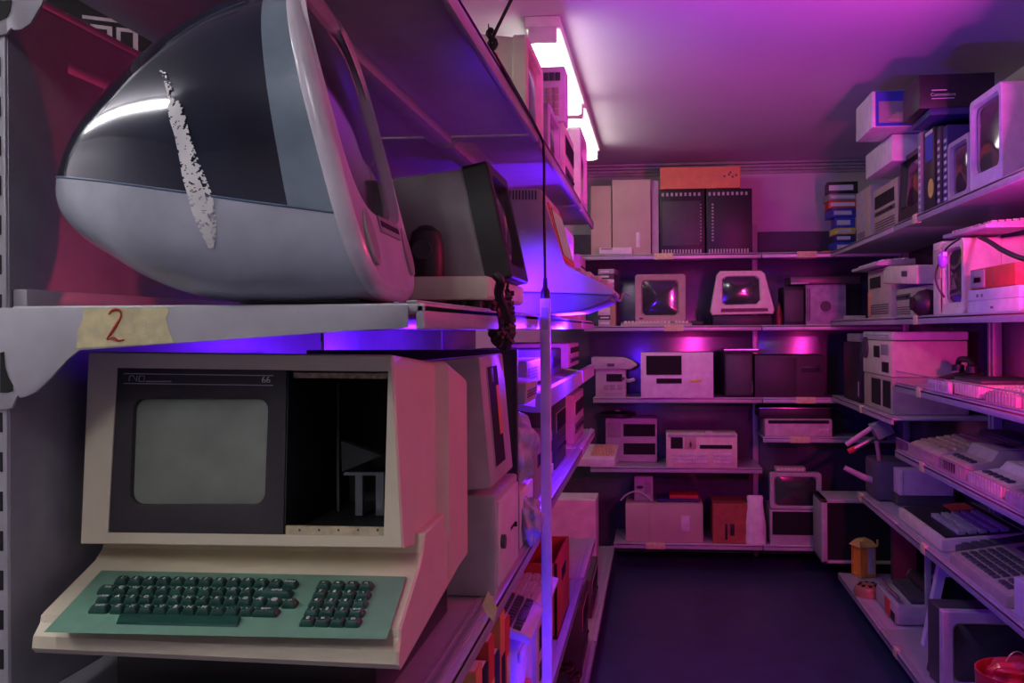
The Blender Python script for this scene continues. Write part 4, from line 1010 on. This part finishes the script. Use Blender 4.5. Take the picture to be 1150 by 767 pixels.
b = MB(); b.prism([(-.07, -.004, .03), (.05, -.004, .02), (.09, -.004, .055), (-.03, -.004, .07)], (0, .001, 0)); b.build('pictured_keyboard', CARDP, r)
text_mesh('Commodore', .026, WHITEINK, r, Matrix.Translation((.08, -.004, .13)) @ FRONT, 'lettering')
y0, y1 = yX(1009, 1.19), yX(1034, 1.19)
crt('monitor', 'black monitor between the white stack and the upright dark boxes, top right shelf', 'monitor', (1.19, (y0+y1)/2, Z0+T+.001), RZR, y0-y1, .33, .3, BLACK, bez=(.1, .1, .2, .08), rx=-math.radians(3), house=DARKG)
yy = yX(1037, 1.2)
for i, (w, h, m, lab) in enumerate(((.05, .37, GREYP, 'grey upright box beside the black monitor, top right shelf'), (.16, .36, BLACK, 'black upright box with a round yellow sticker, top right shelf'), (.05, .35, DARKG, 'thin dark box right of the yellow-stickered box'), (.06, .34, NAVY, 'navy upright box nearest the small monitor, top right shelf'))):
    r = thing('software_box', lab, 'box', (1.18+.01*i, yy-w/2, Z0+T+.001), RZR, 'upright boxes on the top right shelf'); yy -= w+.004
    MB().box(-w/2, w/2, 0, .26, 0, h, .002).build('carton', m, r)
    if i == 1:
        MB().cyl((.03, -.0012, .10), .042, .002, 'y', 28).build('round_sticker', YELLOW, r)
        MB().box(-.05, .06, -.0012, 0, h*.62, h*.93).build('blue_reflection', BLUE, r); MB().box(-.05, .06, -.0012, 0, h*.94, h*.98).build('title_strip', WHITEINK, r)  # blue patch paints a reflection on the black box
    else:
        b = MB()
        for q in range(9): b.box(-w*.3, w*.3, -.001, 0, h*(.08+.09*q), h*(.12+.09*q))
        b.build('spine_print', WHITEINK, r)
r = thing('software_box', 'large black box with small white title lying on top of the upright boxes', 'box', (1.24, 4.0, Z0+T+.375), math.radians(-2))
MB().box(-.15, .15, 0, .3, .03, .17, .003).build('carton', BLACK, r)
MB().box(-.11, .16, -.01, .3, 0, .028, .002).build('navy_lid', NAVY, r)
b = MB(); 
text_mesh('Commodore', .019, WHITEINK, r, Matrix.Translation((-.055, -.003, .085)) @ FRONT, 'title_print')
b.box(-.10, -.04, -.0012, 0, .102, .106); b.box(-.10, -.01, -.0012, 0, .068, .071); b.build('small_print', WHITEINK, r)
y0, y1 = yX(1065, 1.2), yX(1089, 1.2)
crt('monitor', 'small pale monitor nestled behind the large one, top right shelf', 'monitor', (1.20, (y0+y1)/2, Z0+T+.001), RZR, y0-y1, .25, .3, PALE, bez=(.08, .08, .12, .08))
y0, y1 = yX(1090, 1.185), yX(1126, 1.185)
crt('monitor', 'large pale lilac monitor with a tall screen, top right shelf', 'monitor', (1.185, (y0+y1)/2, Z0+T+.001), RZR, y0-y1, .345, .40, WHITE, bez=(.07, .07, .17, .07), rear=.85, bd=.09, foot=0)
crt('monitor', 'pale monitor cut off by the right edge of the top shelf', 'monitor', (1.19, 2.86, Z0+T+.001), RZR, .44, .33, .40, WHITE, bez=(.08, .08, .10, .08), rear=.85, bd=.08)
# second shelf
S2 = .051
RC('desktop_computer', 'tall beige computer with orange corner strip under a long keyboard, second right shelf', 'computer', 975, 1001, S2, .27, .36, BEIGE, [('recess', 'window', .1, .6, .6, .85, BEIGE), ('vent', 'vent', .1, .9, .08, .3, DARKG, 5), ('panel', 'orange_edge', .02, .12, .05, .55, ORANGE)])  # narrow orange panel at one front corner
keyboard('keyboard', 'long pale keyboard lying on top of the tall beige computer', (1.14, (yX(966, 1.2)+yX(1001, 1.2))/2, Z0+S2+.275), RZR, .62, .2, PALE, GREYKEY, 5, 16, .035)
y0, y1 = yX(1003, 1.24), yX(1042, 1.24)
r = case('disc_drive_unit', 'pale wedge unit resting on a beige drive, second right shelf', 'computer', (1.19, (y0+y1)/2, Z0+S2+.165), RZR, y0-y1, .09, .30, CREAM, [('panel', 'emblem', .6, .75, .4, .7, DARKG)], bev=.01, ry=math.radians(3))
r = case('disc_drive_unit', 'beige drive with slots underneath the pale wedge unit, second right shelf', 'computer', (1.23, (y0+y1)/2, Z0+S2+.001), RZR, y0-y1-.02, .145, .30, BEIGE, [('slot', 'disc_slot', .1, .6, .6, .8, DARKG), ('vent', 'vent', .1, .6, .1, .4, DARKG, 4)], bev=.01)
r = thing('round_speaker', 'black round ball speaker in front of the beige drive, second right shelf', 'speaker', (1.20, 4.30, Z0+S2+.001), RZR)
MB().lathe([(.001, 0), (.04, 0), (.06, .02), (.068, .055), (.058, .09), (.035, .112), (.001, .12)]).build('speaker_body', BLACK, r); MB().cyl((0, -.07, .055), .03, .01, 'y', 20).build('cone', DEEP, r)
RC('desktop_computer', 'narrow beige upright case left of the pink-lit monitor, second right shelf', 'computer', 1048, 1059, S2, .31, .36, CREAM, [('panel', 'panel', .1, .9, .5, .9, BEIGE)], X=1.19)
y0, y1 = yX(1060, 1.19), yX(1079, 1.19)
crt('monitor', 'beige monitor with pink-lit side and a dark screen, second right shelf', 'monitor', (1.19, (y0+y1)/2, Z0+S2+.001), RZR, .30, .30, .42, CREAM, bez=(.1, .1, .14, .1), rear=.9, bd=.14, round_=.03)
keyboard('keyboard', 'red-lit keyboard lying across the beige monitor on the second right shelf', (1.18, 3.74, Z0+S2+.312), RZR+math.radians(4), .42, .18, PALE, CARDP, 5, 14, .03)
cable('cord', 'thin black cord looping down from the violet mouse', [at(1078, 268, 3.66), at(1064, 278, 3.72), at(1056, 292, 3.78), at(1051, 308, 3.8), at(1053, 322, 3.8), at(1061, 334, 3.8)], .004)
cable('power_cord', 'dark cord trailing right from the red-lit keyboard', [at(1100, 266, 3.7), at(1112, 272, 3.5), at(1128, 282, 3.3), at(1152, 291, 3.1), at(1180, 291, 3.0)], .009)
r = thing('mouse', 'small violet mouse hanging by its cord beside the beige monitor', 'mouse', at(1059, 297, 3.74), 0)
b = MB(); bm = bmesh.new(); bmesh.ops.create_uvsphere(bm, u_segments=20, v_segments=12, radius=1)
for v in bm.verts: v.co = Vector((v.co.x*.02, v.co.y*.025, v.co.z*.035+.02))
b.merge(bm); b.build('mouse_body', mat('violet_gloss', (.25, .15, .6), .15, coat=.6), r, None, 60); MB().box(-.008, .008, -.027, -.018, .03, .046, .002).build('button', WHITE, r)
y0 = yX(1086, 1.175); 
r = case('white_box', 'lower of two flat white boxes side-lit pink, second right shelf', 'box', (1.175, y0-.26, Z0+S2+.001), RZR, .5, .045, .34, WHITE, [('panel', 'print', .5, .54, .3, .5, DARKG)], bev=.002)
r = case('white_box', 'upper of two flat white boxes side-lit pink, second right shelf', 'box', (1.177, y0-.26, Z0+S2+.047), RZR, .5, .04, .34, WHITE, [('panel', 'print', .2, .23, .3, .6, DARKG), ('panel', 'print', .3, .32, .3, .6, DARKG)], bev=.002)
r = case('picture_box', 'red and grey picture box lying on the flat white boxes', 'box', (1.18, y0-.25, Z0+S2+.089), RZR, .44, .075, .30, RED, [('panel', 'grey_picture', .02, .35, .06, .94, GREYP), ('panel', 'dark_picture', .10, .28, .3, .6, BLACK)], bev=.002)
# corner unit, level -.45
S4 = -.449
RC('tower_case', 'black tower case in the corner behind the two stacked beige drives', 'computer', 947, 966, S4, .36, .36, BLACK, [('panel', 'pale_edge_strip', .9, .93, .1, .35, PALE)])  # narrow pale strip near the edge of the front
RC('disc_drive_unit', 'lower beige drive of the two stacked on the corner shelf', 'computer', 970, 1002, S4, .19, .38, BEIGE, [('recess', 'bay', .3, .62, .15, .9, DARKG), ('recess', 'bay', .7, .95, .15, .9, DARKG)])
RC('disc_drive_unit', 'upper beige drive of the two stacked on the corner shelf', 'computer', 969, 1001, S4, .185, .38, CREAM, [('knob', 'dial', .04, .22, .65, .9, DARKG), ('recess', 'bay', .42, .62, .5, .85, DARKG), ('panel', 'switch_panel', .68, .92, .6, .9, GREYP), ('recess', 'bay', .7, .92, .1, .4, DARKG)], dz=.193)
RC('flat_case', 'flat pale case on top of the stacked beige drives, corner shelf', 'computer', 969, 1002, S4, .045, .38, WHITE, [('vent', 'vent', .1, .9, .2, .8, PALE, 2)], dz=.382, bev=.008)
RC('small_box', 'small dark mottled box on top of the black tower in the corner', 'box', 951, 966, S4, .05, .2, GREYP, dz=.363)
# level A: flat machines behind the wire fence
A0 = -.274
r = thing('telephone', 'black desk telephone at the far end of the upper fenced shelf', 'telephone', (1.26, 4.42, Z0+A0), RZR)
MB().prism([(-.1, 0, 0), (-.1, 0, .03), (-.1, .19, .08), (-.1, .21, 0)], (.2, 0, 0), .008).build('body', BLACK, r)
b = MB(); b.tube(smooth_path([(-.1, .14, .10), (-.07, .14, .125), (.07, .14, .125), (.1, .14, .10)], 5), .014); b.cyl((-.1, .14, .07), .028, .03); b.cyl((.1, .14, .07), .028, .03); b.build('handset', BLACK, r)
def calculator(name, label, loc, rz, w, d, h, m, km, dm, cols=5, rows=4, pit=None, group=None, cat='calculator'):
    r = thing(name, label, cat, loc, rz, group)
    hf = h*.45
    MB().prism([(-w/2, 0, 0), (-w/2, 0, hf), (-w/2, d*.65, h*.8), (-w/2, d, h), (-w/2, d, 0)], (w, 0, 0), min(.006, h*.2)).build('casing', m, r)
    sl = lambda y: hf+(h*.8-hf)*y/(d*.65)
    b = MB()
    for j in range(rows):
        for i in range(cols):
            x = -w*.42+w*.62*i/cols; y = d*(.08+.5*j/rows); b.box(x, x+w*.62/cols*.75, y, y+d*.5/rows*.7, sl(y)-.004, sl(y)+.009, .001)
    for i in range(2):
        for j in range(rows): 
            x = w*.25+w*.09*i; y = d*(.08+.5*j/rows); b.box(x, x+w*.07, y, y+d*.5/rows*.7, sl(y)-.004, sl(y)+.009, .001)
    b.build('keycaps', km, r)['kind'] = 'stuff'
    MB().prism([(-w*.38, d*.68, h*.82), (-w*.38, d*.70, h*.82+.006), (-w*.38, d*.93, h*.97+.006), (-w*.38, d*.93, h*.97-.006)], (w*.76, 0, 0)).build('display', dm, r)
    return r
r = thing('open_briefcase_computer', 'open cream-edged tray with a dark pad, middle of the upper fenced shelf', 'computer', (1.20, 3.86, Z0+A0+.004), RZR)
MB().box(-.21, .21, 0, .32, 0, .05, .008).build('tray', CREAM, r); MB().box(-.17, .16, .03, .27, .051, .066, .006).build('dark_pad', DARKG, r)
MB().box(-.20, .20, .27, .31, .051, .058, .002).build('cream_bar', WHITE, r)
keyboard('keyboard', 'bright pale keyboard pressed against the upper fence', (1.172, 3.93, Z0+A0+.003), RZR, .34, .02 + .005, WHITE, WHITE, 1, 14, .045) if False else None
calculator('adding_machine', 'beige adding machine right of the open tray, upper fenced shelf', (1.20, 3.42, Z0+A0), RZR, .30, .30, .085, BEIGE, CREAM, DARKG)
case('picture_box', 'white box with a pink-lit end panel, upper fenced shelf', 'box', (1.215, 3.13, Z0+A0+.001), RZR, .22, .075, .34, WHITE, [('panel', 'blue_print', .1, .6, .2, .8, PALE)], bev=.003)
case('flat_computer', 'beige machine cut by the right edge, upper fenced shelf', 'computer', (1.20, 2.78, Z0+A0+.001), RZR, .40, .09, .36, CREAM, [('slot', 'disc_slot', .1, .5, .3, .6, DARKG)])
for i, (y, lab) in enumerate(((4.14, 'left of the two glossy packets against the upper fence'), (3.98, 'right of the two glossy packets against the upper fence'))):
    r = thing('cassette_case', lab, 'cassette', (1.172, y, Z0+A0+.001), RZR, 'packets against the upper fence')
    MB().box(-.065, .065, 0, .018, 0, .05, .002).build('case', WHITE, r); MB().box(-.05, .05, -.001, 0, .012, .035).build('label', PALE, r)
# level B
B0 = -.599
keyboard('keyboard', 'beige sloping keyboard at the far end of the lower fenced shelf', (1.19, 4.36, Z0+B0+.002), RZR, .46, .30, BEIGE, CARD, 6, 14, .10)
def console(name, label, y, w, d, h, m, lv, slot=(.2, .8, .55, .85), X=1.19, dark=None, keys=False):
    r = thing(name, label, 'game console', (X, y, Z0+lv+.001), RZR)
    MB().prism([(-w/2, 0, 0), (-w/2, 0, h*.5), (-w/2, d*.35, h*.62), (-w/2, d*.42, h), (-w/2, d, h), (-w/2, d, 0)], (w, 0, 0), .004).build('casing', m, r)
    x0, x1 = -w/2+slot[0]*w, -w/2+slot[1]*w
    b = MB(); b.box(x0, x1, d*slot[2], d*slot[3], h-.002, h+.003, .001); b.mi = 1; b.box(x0+.012, x1-.012, d*(slot[2]+.08), d*(slot[3]-.08), h, h+.0045); b.build('cartridge_slot', [m, DARKG], r)
    if dark: MB().box(-w*.42, w*.1, -.002, .001, h*.08, h*.45, .001).build('dark_front', BLACK, r)
    for i in range(5):
        b = MB(); b.box(-w*.4+i*w*.17, -w*.3+i*w*.17, d*.12, d*.2, h*.5, h*.6+.003, .001); b.build('switch', DARKG, r)
    return r
console('game_console', 'beige console with a dark open front, lower fenced shelf', 3.92, .30, .30, .115, BEIGE, B0, dark=True)
console('game_console', 'beige console with a wide dark window, middle of the lower fenced shelf', 3.56, .34, .34, .085, CREAM, B0, slot=(.15, .85, .5, .9))
calculator('adding_machine', 'grey flat keyboard machine, lower fenced shelf near the right edge', (1.19, 3.18, Z0+B0), RZR, .34, .32, .075, PALE, GREYP, DARKG)
case('flat_computer', 'reddish dark machine at the right edge of the lower fenced shelf', 'computer', (1.20, 2.80, Z0+B0+.001), RZR, .36, .09, .34, PALE, [('vent', 'vent', .1, .9, .2, .6, DARKG, 3)])
case('flat_computer', 'dark box behind the beige keyboard, lower fenced shelf', 'computer', (1.505, 4.3, Z0+B0+.001), RZR, .5, .12, .14, DARKG, FE)
# level C
C0 = -.959
p = at(1003, 540, 5.30)
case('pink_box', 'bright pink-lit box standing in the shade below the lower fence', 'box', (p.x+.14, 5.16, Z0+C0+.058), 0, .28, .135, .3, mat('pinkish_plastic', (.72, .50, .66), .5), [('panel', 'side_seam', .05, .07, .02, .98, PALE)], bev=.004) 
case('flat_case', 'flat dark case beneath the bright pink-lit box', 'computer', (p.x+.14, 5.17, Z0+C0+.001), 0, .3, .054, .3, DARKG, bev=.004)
r = thing('overhead_projector', 'dark overhead projector with a grey angled arm at the corner of the low right shelves', 'projector', (1.33, 5.42, Z0+C0+.001), 0)
MB().box(-.13, .13, -.13, .16, 0, .22, .02).build('body', mat('dark_violet_plastic', (.10, .08, .13), .5), r)
b = MB(); b.tube([(-.10, -.08, .20), (-.12, -.10, .32), (-.10, -.12, .44)], .012); b.build('post', GREYP, r)
b = MB(); b.tube([(-.10, -.12, .44), (-.22, -.12, .36), (-.29, -.12, .31)], .014); b.build('arm', PALE, r)
b = MB(); b.prism([(-.16, -.15, .42), (-.07, -.15, .45), (-.03, -.15, .38), (-.12, -.15, .34)], (0, .1, 0), .006); b.build('lens_head', GREYP, r)
MB().cyl((-.10, -.10, .335), .035, .02).build('lens', GLASS, r)
r = thing('metal_tube', 'short tube with a red end lying by the projector', 'tube', (1.155, 5.50, Z0+C0+.25), 0)
b = MB(); b.tube([(-.06, 0, 0), (.10, 0, .085)], .014, 10); b.build('tube', METAL, r); b = MB(); b.tube([(-.064, 0, -.002), (-.03, 0, .016)], .016, 10); b.build('end_cap', RED, r)  # metal tube with a red piece at one end
r = thing('grey_stand', 'pale grey angled foot jutting out below the projector', 'stand', (1.15, 5.40, Z0+C0+.12))
b = MB(); b.tube([(-.10, 0, .05), (.0, 0, .0), (.08, 0, -.03)], [.014, .018, .02], 10); b.build('foot', PALE, r)
r = thing('desktop_calculator', 'long cream-edged calculator with dark keyboard on the low right shelf', 'calculator', (1.205, 4.48, Z0+C0+.001), RZR)
MB().prism([(-.36, 0, 0), (-.36, 0, .052), (-.36, .36, .085), (-.36, .36, 0)], (.72, 0, 0), .004).build('casing', CREAM, r)
MB().prism([(-.34, .02, .0545), (-.34, .02, .059), (-.34, .34, .0885), (-.34, .34, .083)], (.68, 0, 0)).build('dark_top', BLACK, r)
b = MB()
for j in range(5):
    for i in range(12): b.box(-.08+i*.034, -.054+i*.034, .08+j*.045, .112+j*.045, .062+j*.0042, .082+j*.0042, .002)
b.build('keycaps', PALE, r)['kind'] = 'stuff'
MB().prism([(-.30, .20, .072), (-.30, .20, .082), (-.30, .30, .092), (-.30, .30, .084)], (.16, 0, 0)).build('red_keys', RED, r)
calculator('adding_machine', 'beige adding machine with dark key field on the low right shelf', (1.18, 3.62, Z0+C0), RZR, .62, .34, .10, BEIGE, DKEY, DARKG, 9, 5)
calculator('adding_machine', 'small dark machine squeezed behind the beige adding machine', (1.25, 4.02, Z0+C0), RZR, .14, .30, .09, DARKG, DKEY, BLACK, 4, 4)
case('white_box', 'white box with dark side bands at the right edge of the low shelf', 'box', (1.19, 3.02, Z0+C0+.001), RZR, .5, .12, .38, WHITE, [('panel', 'band', .4, .98, .75, .8, BLACK), ('panel', 'band', .5, .98, .86, .9, BLACK)], bev=.003)
# bottom shelf
D0 = -1.479
p = at(915, 600, 6.02)
r = thing('open_cabinet', 'large grey-edged cabinet with a black open front in the right back corner', 'cabinet', (at(923, 600, 6.0).x+.26, 6.0, Z0-1.479))
b = MB(); 
for q in ((-.26, -.225, 0, .33, 0, .40), (.225, .26, 0, .33, 0, .40), (-.26, .26, 0, .33, .38, .40), (-.26, .26, 0, .33, 0, .015)): b.box(*q, .002)
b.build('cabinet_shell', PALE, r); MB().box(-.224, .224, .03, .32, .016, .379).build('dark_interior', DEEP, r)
x = 1.22; r = thing('toy_lantern', 'orange-yellow square lantern with a peaked lid on the bottom right shelf', 'lantern', (x, 5.72, Z0+D0), math.radians(20))
MB().box(-.062, .062, -.062, .062, .012, .19, .006).build('glass_body', AMBER, r)
b = MB(); b.box(-.07, .07, -.07, .07, 0, .016, .003)
for sx in (-1, 1):
    for sy in (-1, 1): b.tube([(.066*sx, .066*sy, .01), (.066*sx, .066*sy, .2)], .005, 6)
b.build('frame', mat('ochre_paint', (.5, .33, .05), .5), r)
b = MB(); b.loft([[(-.085, -.085, .19), (.085, -.085, .19), (.085, .085, .19), (-.085, .085, .19)], [(-.05, -.05, .225), (.05, -.05, .225), (.05, .05, .225), (-.05, .05, .225)], [(-.03, -.03, .235), (.03, -.03, .235), (.03, .03, .235), (-.03, .03, .235)]]); b.tube([(-.08, -.08, .2), (-.08, -.08, .235)], .008, 6); b.tube([(.08, -.08, .2), (.08, -.08, .235)], .008, 6); b.build('lid', mat('ochre_lid', (.62, .45, .10), .5), r)
r.scale = (.72, .72, .95)
MB().box(-.0, .066, -.0655, -.062, .02, .18, .001).build('lilac_pane', PALE, r)
r = thing('telephone_dial_unit', 'small brass-brown round unit with dark holes by the shelf edge', 'telephone', (1.155, 5.30, Z0+D0), RZR)
MB().lathe([(.001, 0), (.075, 0), (.08, .02), (.07, .05), (.045, .062), (.001, .064)]).build('body', mat('brass_brown', (.42, .24, .13), .35, .3), r)
b = MB()
for k in range(8): a = k*PI/4; b.cyl((.045*math.cos(a), .045*math.sin(a), .056), .012, .008, 'z', 12)
b.build('dial_holes', DEEP, r)
r = case('typewriter', 'pale typewriter body with chrome rail on the bottom right shelf', 'typewriter', (1.17, 4.98, Z0+D0+.001), RZR, .44, .10, .42, PALE, [('panel', 'red_panel', .5, .75, .1, .9, RED), ('recess', 'opening', .78, .98, .1, .6, PALE)], bev=.02, rx=0)
b = MB(); b.tube(smooth_path([(-.22, .04, .11), (-.16, .02, .135), (0, .015, .13), (.2, .02, .135)], 5), .008); b.build('chrome_rail', METAL, r)
b = MB(); b.cyl((-.2, .2, .145), .035, .4, 'x', 20); b.build('platen', BLACK, r); MB().box(-.19, .19, .08, .36, .10, .13, .01).build('key_cover', DARKG, r)
MB().cyl((-.235, .2, .145), .03, .03, 'x', 20).build('platen_knob', METAL, r)
r = thing('red_board', 'dark red upright board standing at the back of the bottom right shelf', 'board', (1.40, 5.62, Z0+D0+.001))
MB().box(-.04, .10, 0, .02, 0, .40, .002).build('board', mat('deep_red_board', (.35, .03, .06), .5), r); MB().box(-.042, -.036, -.001, .021, 0, .40, .001).build('edge_strip', DARKG, r)
# open frame leaning: violet lit
Yf = 4.46; r = thing('empty_monitor_frame', 'violet-lit empty monitor shell leaning on the bottom right shelf', 'monitor', (1.42, Yf, Z0+D0+.001), 0)
b = MB(); O = [(-.20, 0, 0), (-.125, 0, .385), (.22, 0, .37), (.22, 0, 0)]; I = [(-.165, 0, .02), (-.10, 0, .325), (.19, 0, .31), (.19, 0, .02)]
sh = lambda R, dy: [Vector(q)+Vector((0, dy, 0)) for q in R]
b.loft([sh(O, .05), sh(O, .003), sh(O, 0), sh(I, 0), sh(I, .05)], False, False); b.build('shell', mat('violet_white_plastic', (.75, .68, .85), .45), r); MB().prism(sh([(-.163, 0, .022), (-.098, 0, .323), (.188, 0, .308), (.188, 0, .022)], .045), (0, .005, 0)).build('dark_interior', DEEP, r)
r = thing('upright_strut', 'slim violet upright standing between typewriter and empty shell', 'post', (1.33, 4.78, Z0+D0+.001)); MB().box(-.014, .014, -.012, .012, .0, .42, .003).build('post', PALE, r); MB().box(-.03, .03, -.03, .03, 0, .012, .002).build('base', DARKG, r)
Ym = 3.90; x0, x1 = at(1059, 700, Ym).x, at(1168, 700, Ym).x; hh = at(1080, 688, Ym).z-(Z0+D0)
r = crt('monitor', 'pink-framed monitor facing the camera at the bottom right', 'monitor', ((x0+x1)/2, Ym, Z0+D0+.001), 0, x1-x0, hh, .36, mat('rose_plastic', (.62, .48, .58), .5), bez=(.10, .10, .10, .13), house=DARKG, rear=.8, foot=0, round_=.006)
r = thing('black_block', 'small black block beside the pink-framed monitor', 'box', (1.20, 4.12, Z0+D0+.001)); b = MB(); b.box(-.05, .04, -.05, .05, 0, .06, .004, taper=(.8, .8)); b.build('block', BLACK, r); MB().box(-.03, .02, -.03, .03, .06, .066, .001).build('top_plate', DARKG, r)
Yb = 3.2; c = at(1144, 760, Yb)
r = thing('wire_basket', 'glossy red basket with thin wire loops at the bottom right edge', 'basket', (c.x, Yb, Z0+D0+.001), 0)
hb = at(1140, 754, Yb).z-(Z0+D0)
b = MB(); b.lathe([(.001, 0), (.10, 0), (.115, .02), (.13, hb*.8), (.135, hb), (.128, hb), (.12, hb*.8), (.10, .02), (.001, .015)], n=32); b.build('basket_bowl', mat('glossy_red', (.75, .04, .06), .15, coat=.8), r)
for k, (cx, rr_) in enumerate(((.0, .06), (.04, .055))):
    b = MB(); b.tube([(cx-rr_*math.cos(PI*q/16), .01+.03*k, hb*.7+(.165 if k == 0 else .14)*math.sin(PI*q/16)) for q in range(17)], .0025, 6); b.build('wire_handle', mat('pink_wire', (.7, .3, .35), .3, .5), r)
bag('glossy red wrapping heaped in the basket', (c.x, Yb, Z0+D0+hb*.80), (.10, .10, .05), 5, mat('glossy_red'  , (.75, .04, .06), .15), cat='wrapping', name='wrapping')
keyboard('keyboard', 'pale keyboard standing on the bottom right shelf behind the pink-framed monitor', (1.2, 3.5, Z0+D0+.001), RZR, .3, .15, PALE, GREYKEY, 4, 12, .03) if False else None
# ================= LIGHTS =================
LAMP = bpy.data.materials.new('fluorescent_tube'); LAMP.use_nodes = True
_b = LAMP.node_tree.nodes['Principled BSDF']; _b.inputs['Emission Color'].default_value = (1, .91, .86, 1); _b.inputs['Emission Strength'].default_value = 7.5; _b.inputs['Base Color'].default_value = (.9, .9, .9, 1)
LAMP2 = LAMP.copy(); LAMP2.name = 'fluorescent_tube_near'; LAMP2.node_tree.nodes['Principled BSDF'].inputs['Emission Strength'].default_value = 62; LAMP2.node_tree.nodes['Principled BSDF'].inputs['Emission Color'].default_value = (.95, .96, 1, 1)
def fixture(label, x, y0, y1, m, ntube=1, wide=False):
    r = thing('fluorescent_light', label, 'ceiling light', (x, (y0+y1)/2, ZC), 0)
    L = (y1-y0)/2
    MB().box(-.07, .07, -L, L, -.045, -.001, .006).build('housing', WHITE, r)
    if wide: MB().box(-.05, .05, -L+.03, L-.03, -.11, -.046, .02, 4).build('diffuser', m, r); ntube = 0
    for k in range(ntube):
        dx = 0 if ntube == 1 else (-.055 if k == 0 else .055)
        b = MB(); b.tube([(dx, -L+.03, -.085), (dx, L-.03, -.085)], .014, 12); b.build('tube', m, r)
    for s in (-1, 1): MB().box(-.055, .055, s*(L-.015)-.015, s*(L-.015)+.015, -.102, -.044, .004).build('end_cap', WHITE, r)
    return r
fixture('first bright fluorescent strip over the left rack', -.44, 3.62, 4.9, LAMP, wide=True)
fixture('second bright fluorescent strip over the left rack', -.44, 4.95, 6.2, LAMP, wide=True)
fixture('twin fluorescent strip on the ceiling behind the viewpoint', -.62, -1.3, -.2, LAMP2, 2)
LAMP3 = LAMP2.copy(); LAMP3.name = 'fluorescent_tube_side'; LAMP3.node_tree.nodes['Principled BSDF'].inputs['Emission Strength'].default_value = 45
fixture('twin fluorescent strip over the neighbouring aisle on the left', -2.36, -.1, 1.75, LAMP3, 2).rotation_euler.z = math.radians(25)
def spot(name, loc, tgt, col, e, size, rad=.04, blend=.6):
    l = bpy.data.lights.new(name, 'SPOT'); l.color = col; l.energy = e; l.spot_size = math.radians(size); l.spot_blend = blend; l.shadow_soft_size = rad
    o = bpy.data.objects.new(name, l); COL.objects.link(o); o.location = loc
    o.rotation_euler = (Vector(tgt)-Vector(loc)).to_track_quat('-Z', 'Y').to_euler(); return o
def point(name, loc, col, e, rad=.05):
    l = bpy.data.lights.new(name, 'POINT'); l.color = col; l.energy = e; l.shadow_soft_size = rad
    o = bpy.data.objects.new(name, l); COL.objects.link(o); o.location = loc; return o
# coloured party lamps: right-rack source split into aimed spots, blue ones at left
point('red_lamp', (1.16, 2.30, Z0+.38), (1, .03, .13), 23)
spot('magenta_lamp', (1.10, 2.30, Z0+.02), (-.1, 6.2, Z0-.3), (1, .02, .30), 105, 80)
spot('ceiling_lamp', (1.15, 2.6, Z0+.35), (.3, 3.9, ZC), (.9, .06, .75), 60, 125)
spot('blue_lamp', (-.20, 2.0, Z0-.95), (-.32, 2.6, Z0-.45), (.06, .005, 1), 8, 100)
spot('blue_lamp_on_shelf', (-.38, 2.27, Z0+.085), (-.25, 2.6, Z0+.06), (.10, .01, 1), 9, 95)
point('violet_fill', (-.265, 3.0, Z0-.04), (.12, .01, 1), 34)  # added blue fill in mid-air for the left racks and back panel
w = bpy.data.worlds.new('world'); SC.world = w; w.use_nodes = True
w.node_tree.nodes['Background'].inputs['Color'].default_value = (.3, .2, .5, 1); w.node_tree.nodes['Background'].inputs['Strength'].default_value = .02
SC.view_settings.view_transform = 'Standard'; SC.view_settings.look = 'None'; SC.view_settings.gamma = 1; SC.view_settings.use_curve_mapping = False
SC.view_settings.exposure = 0
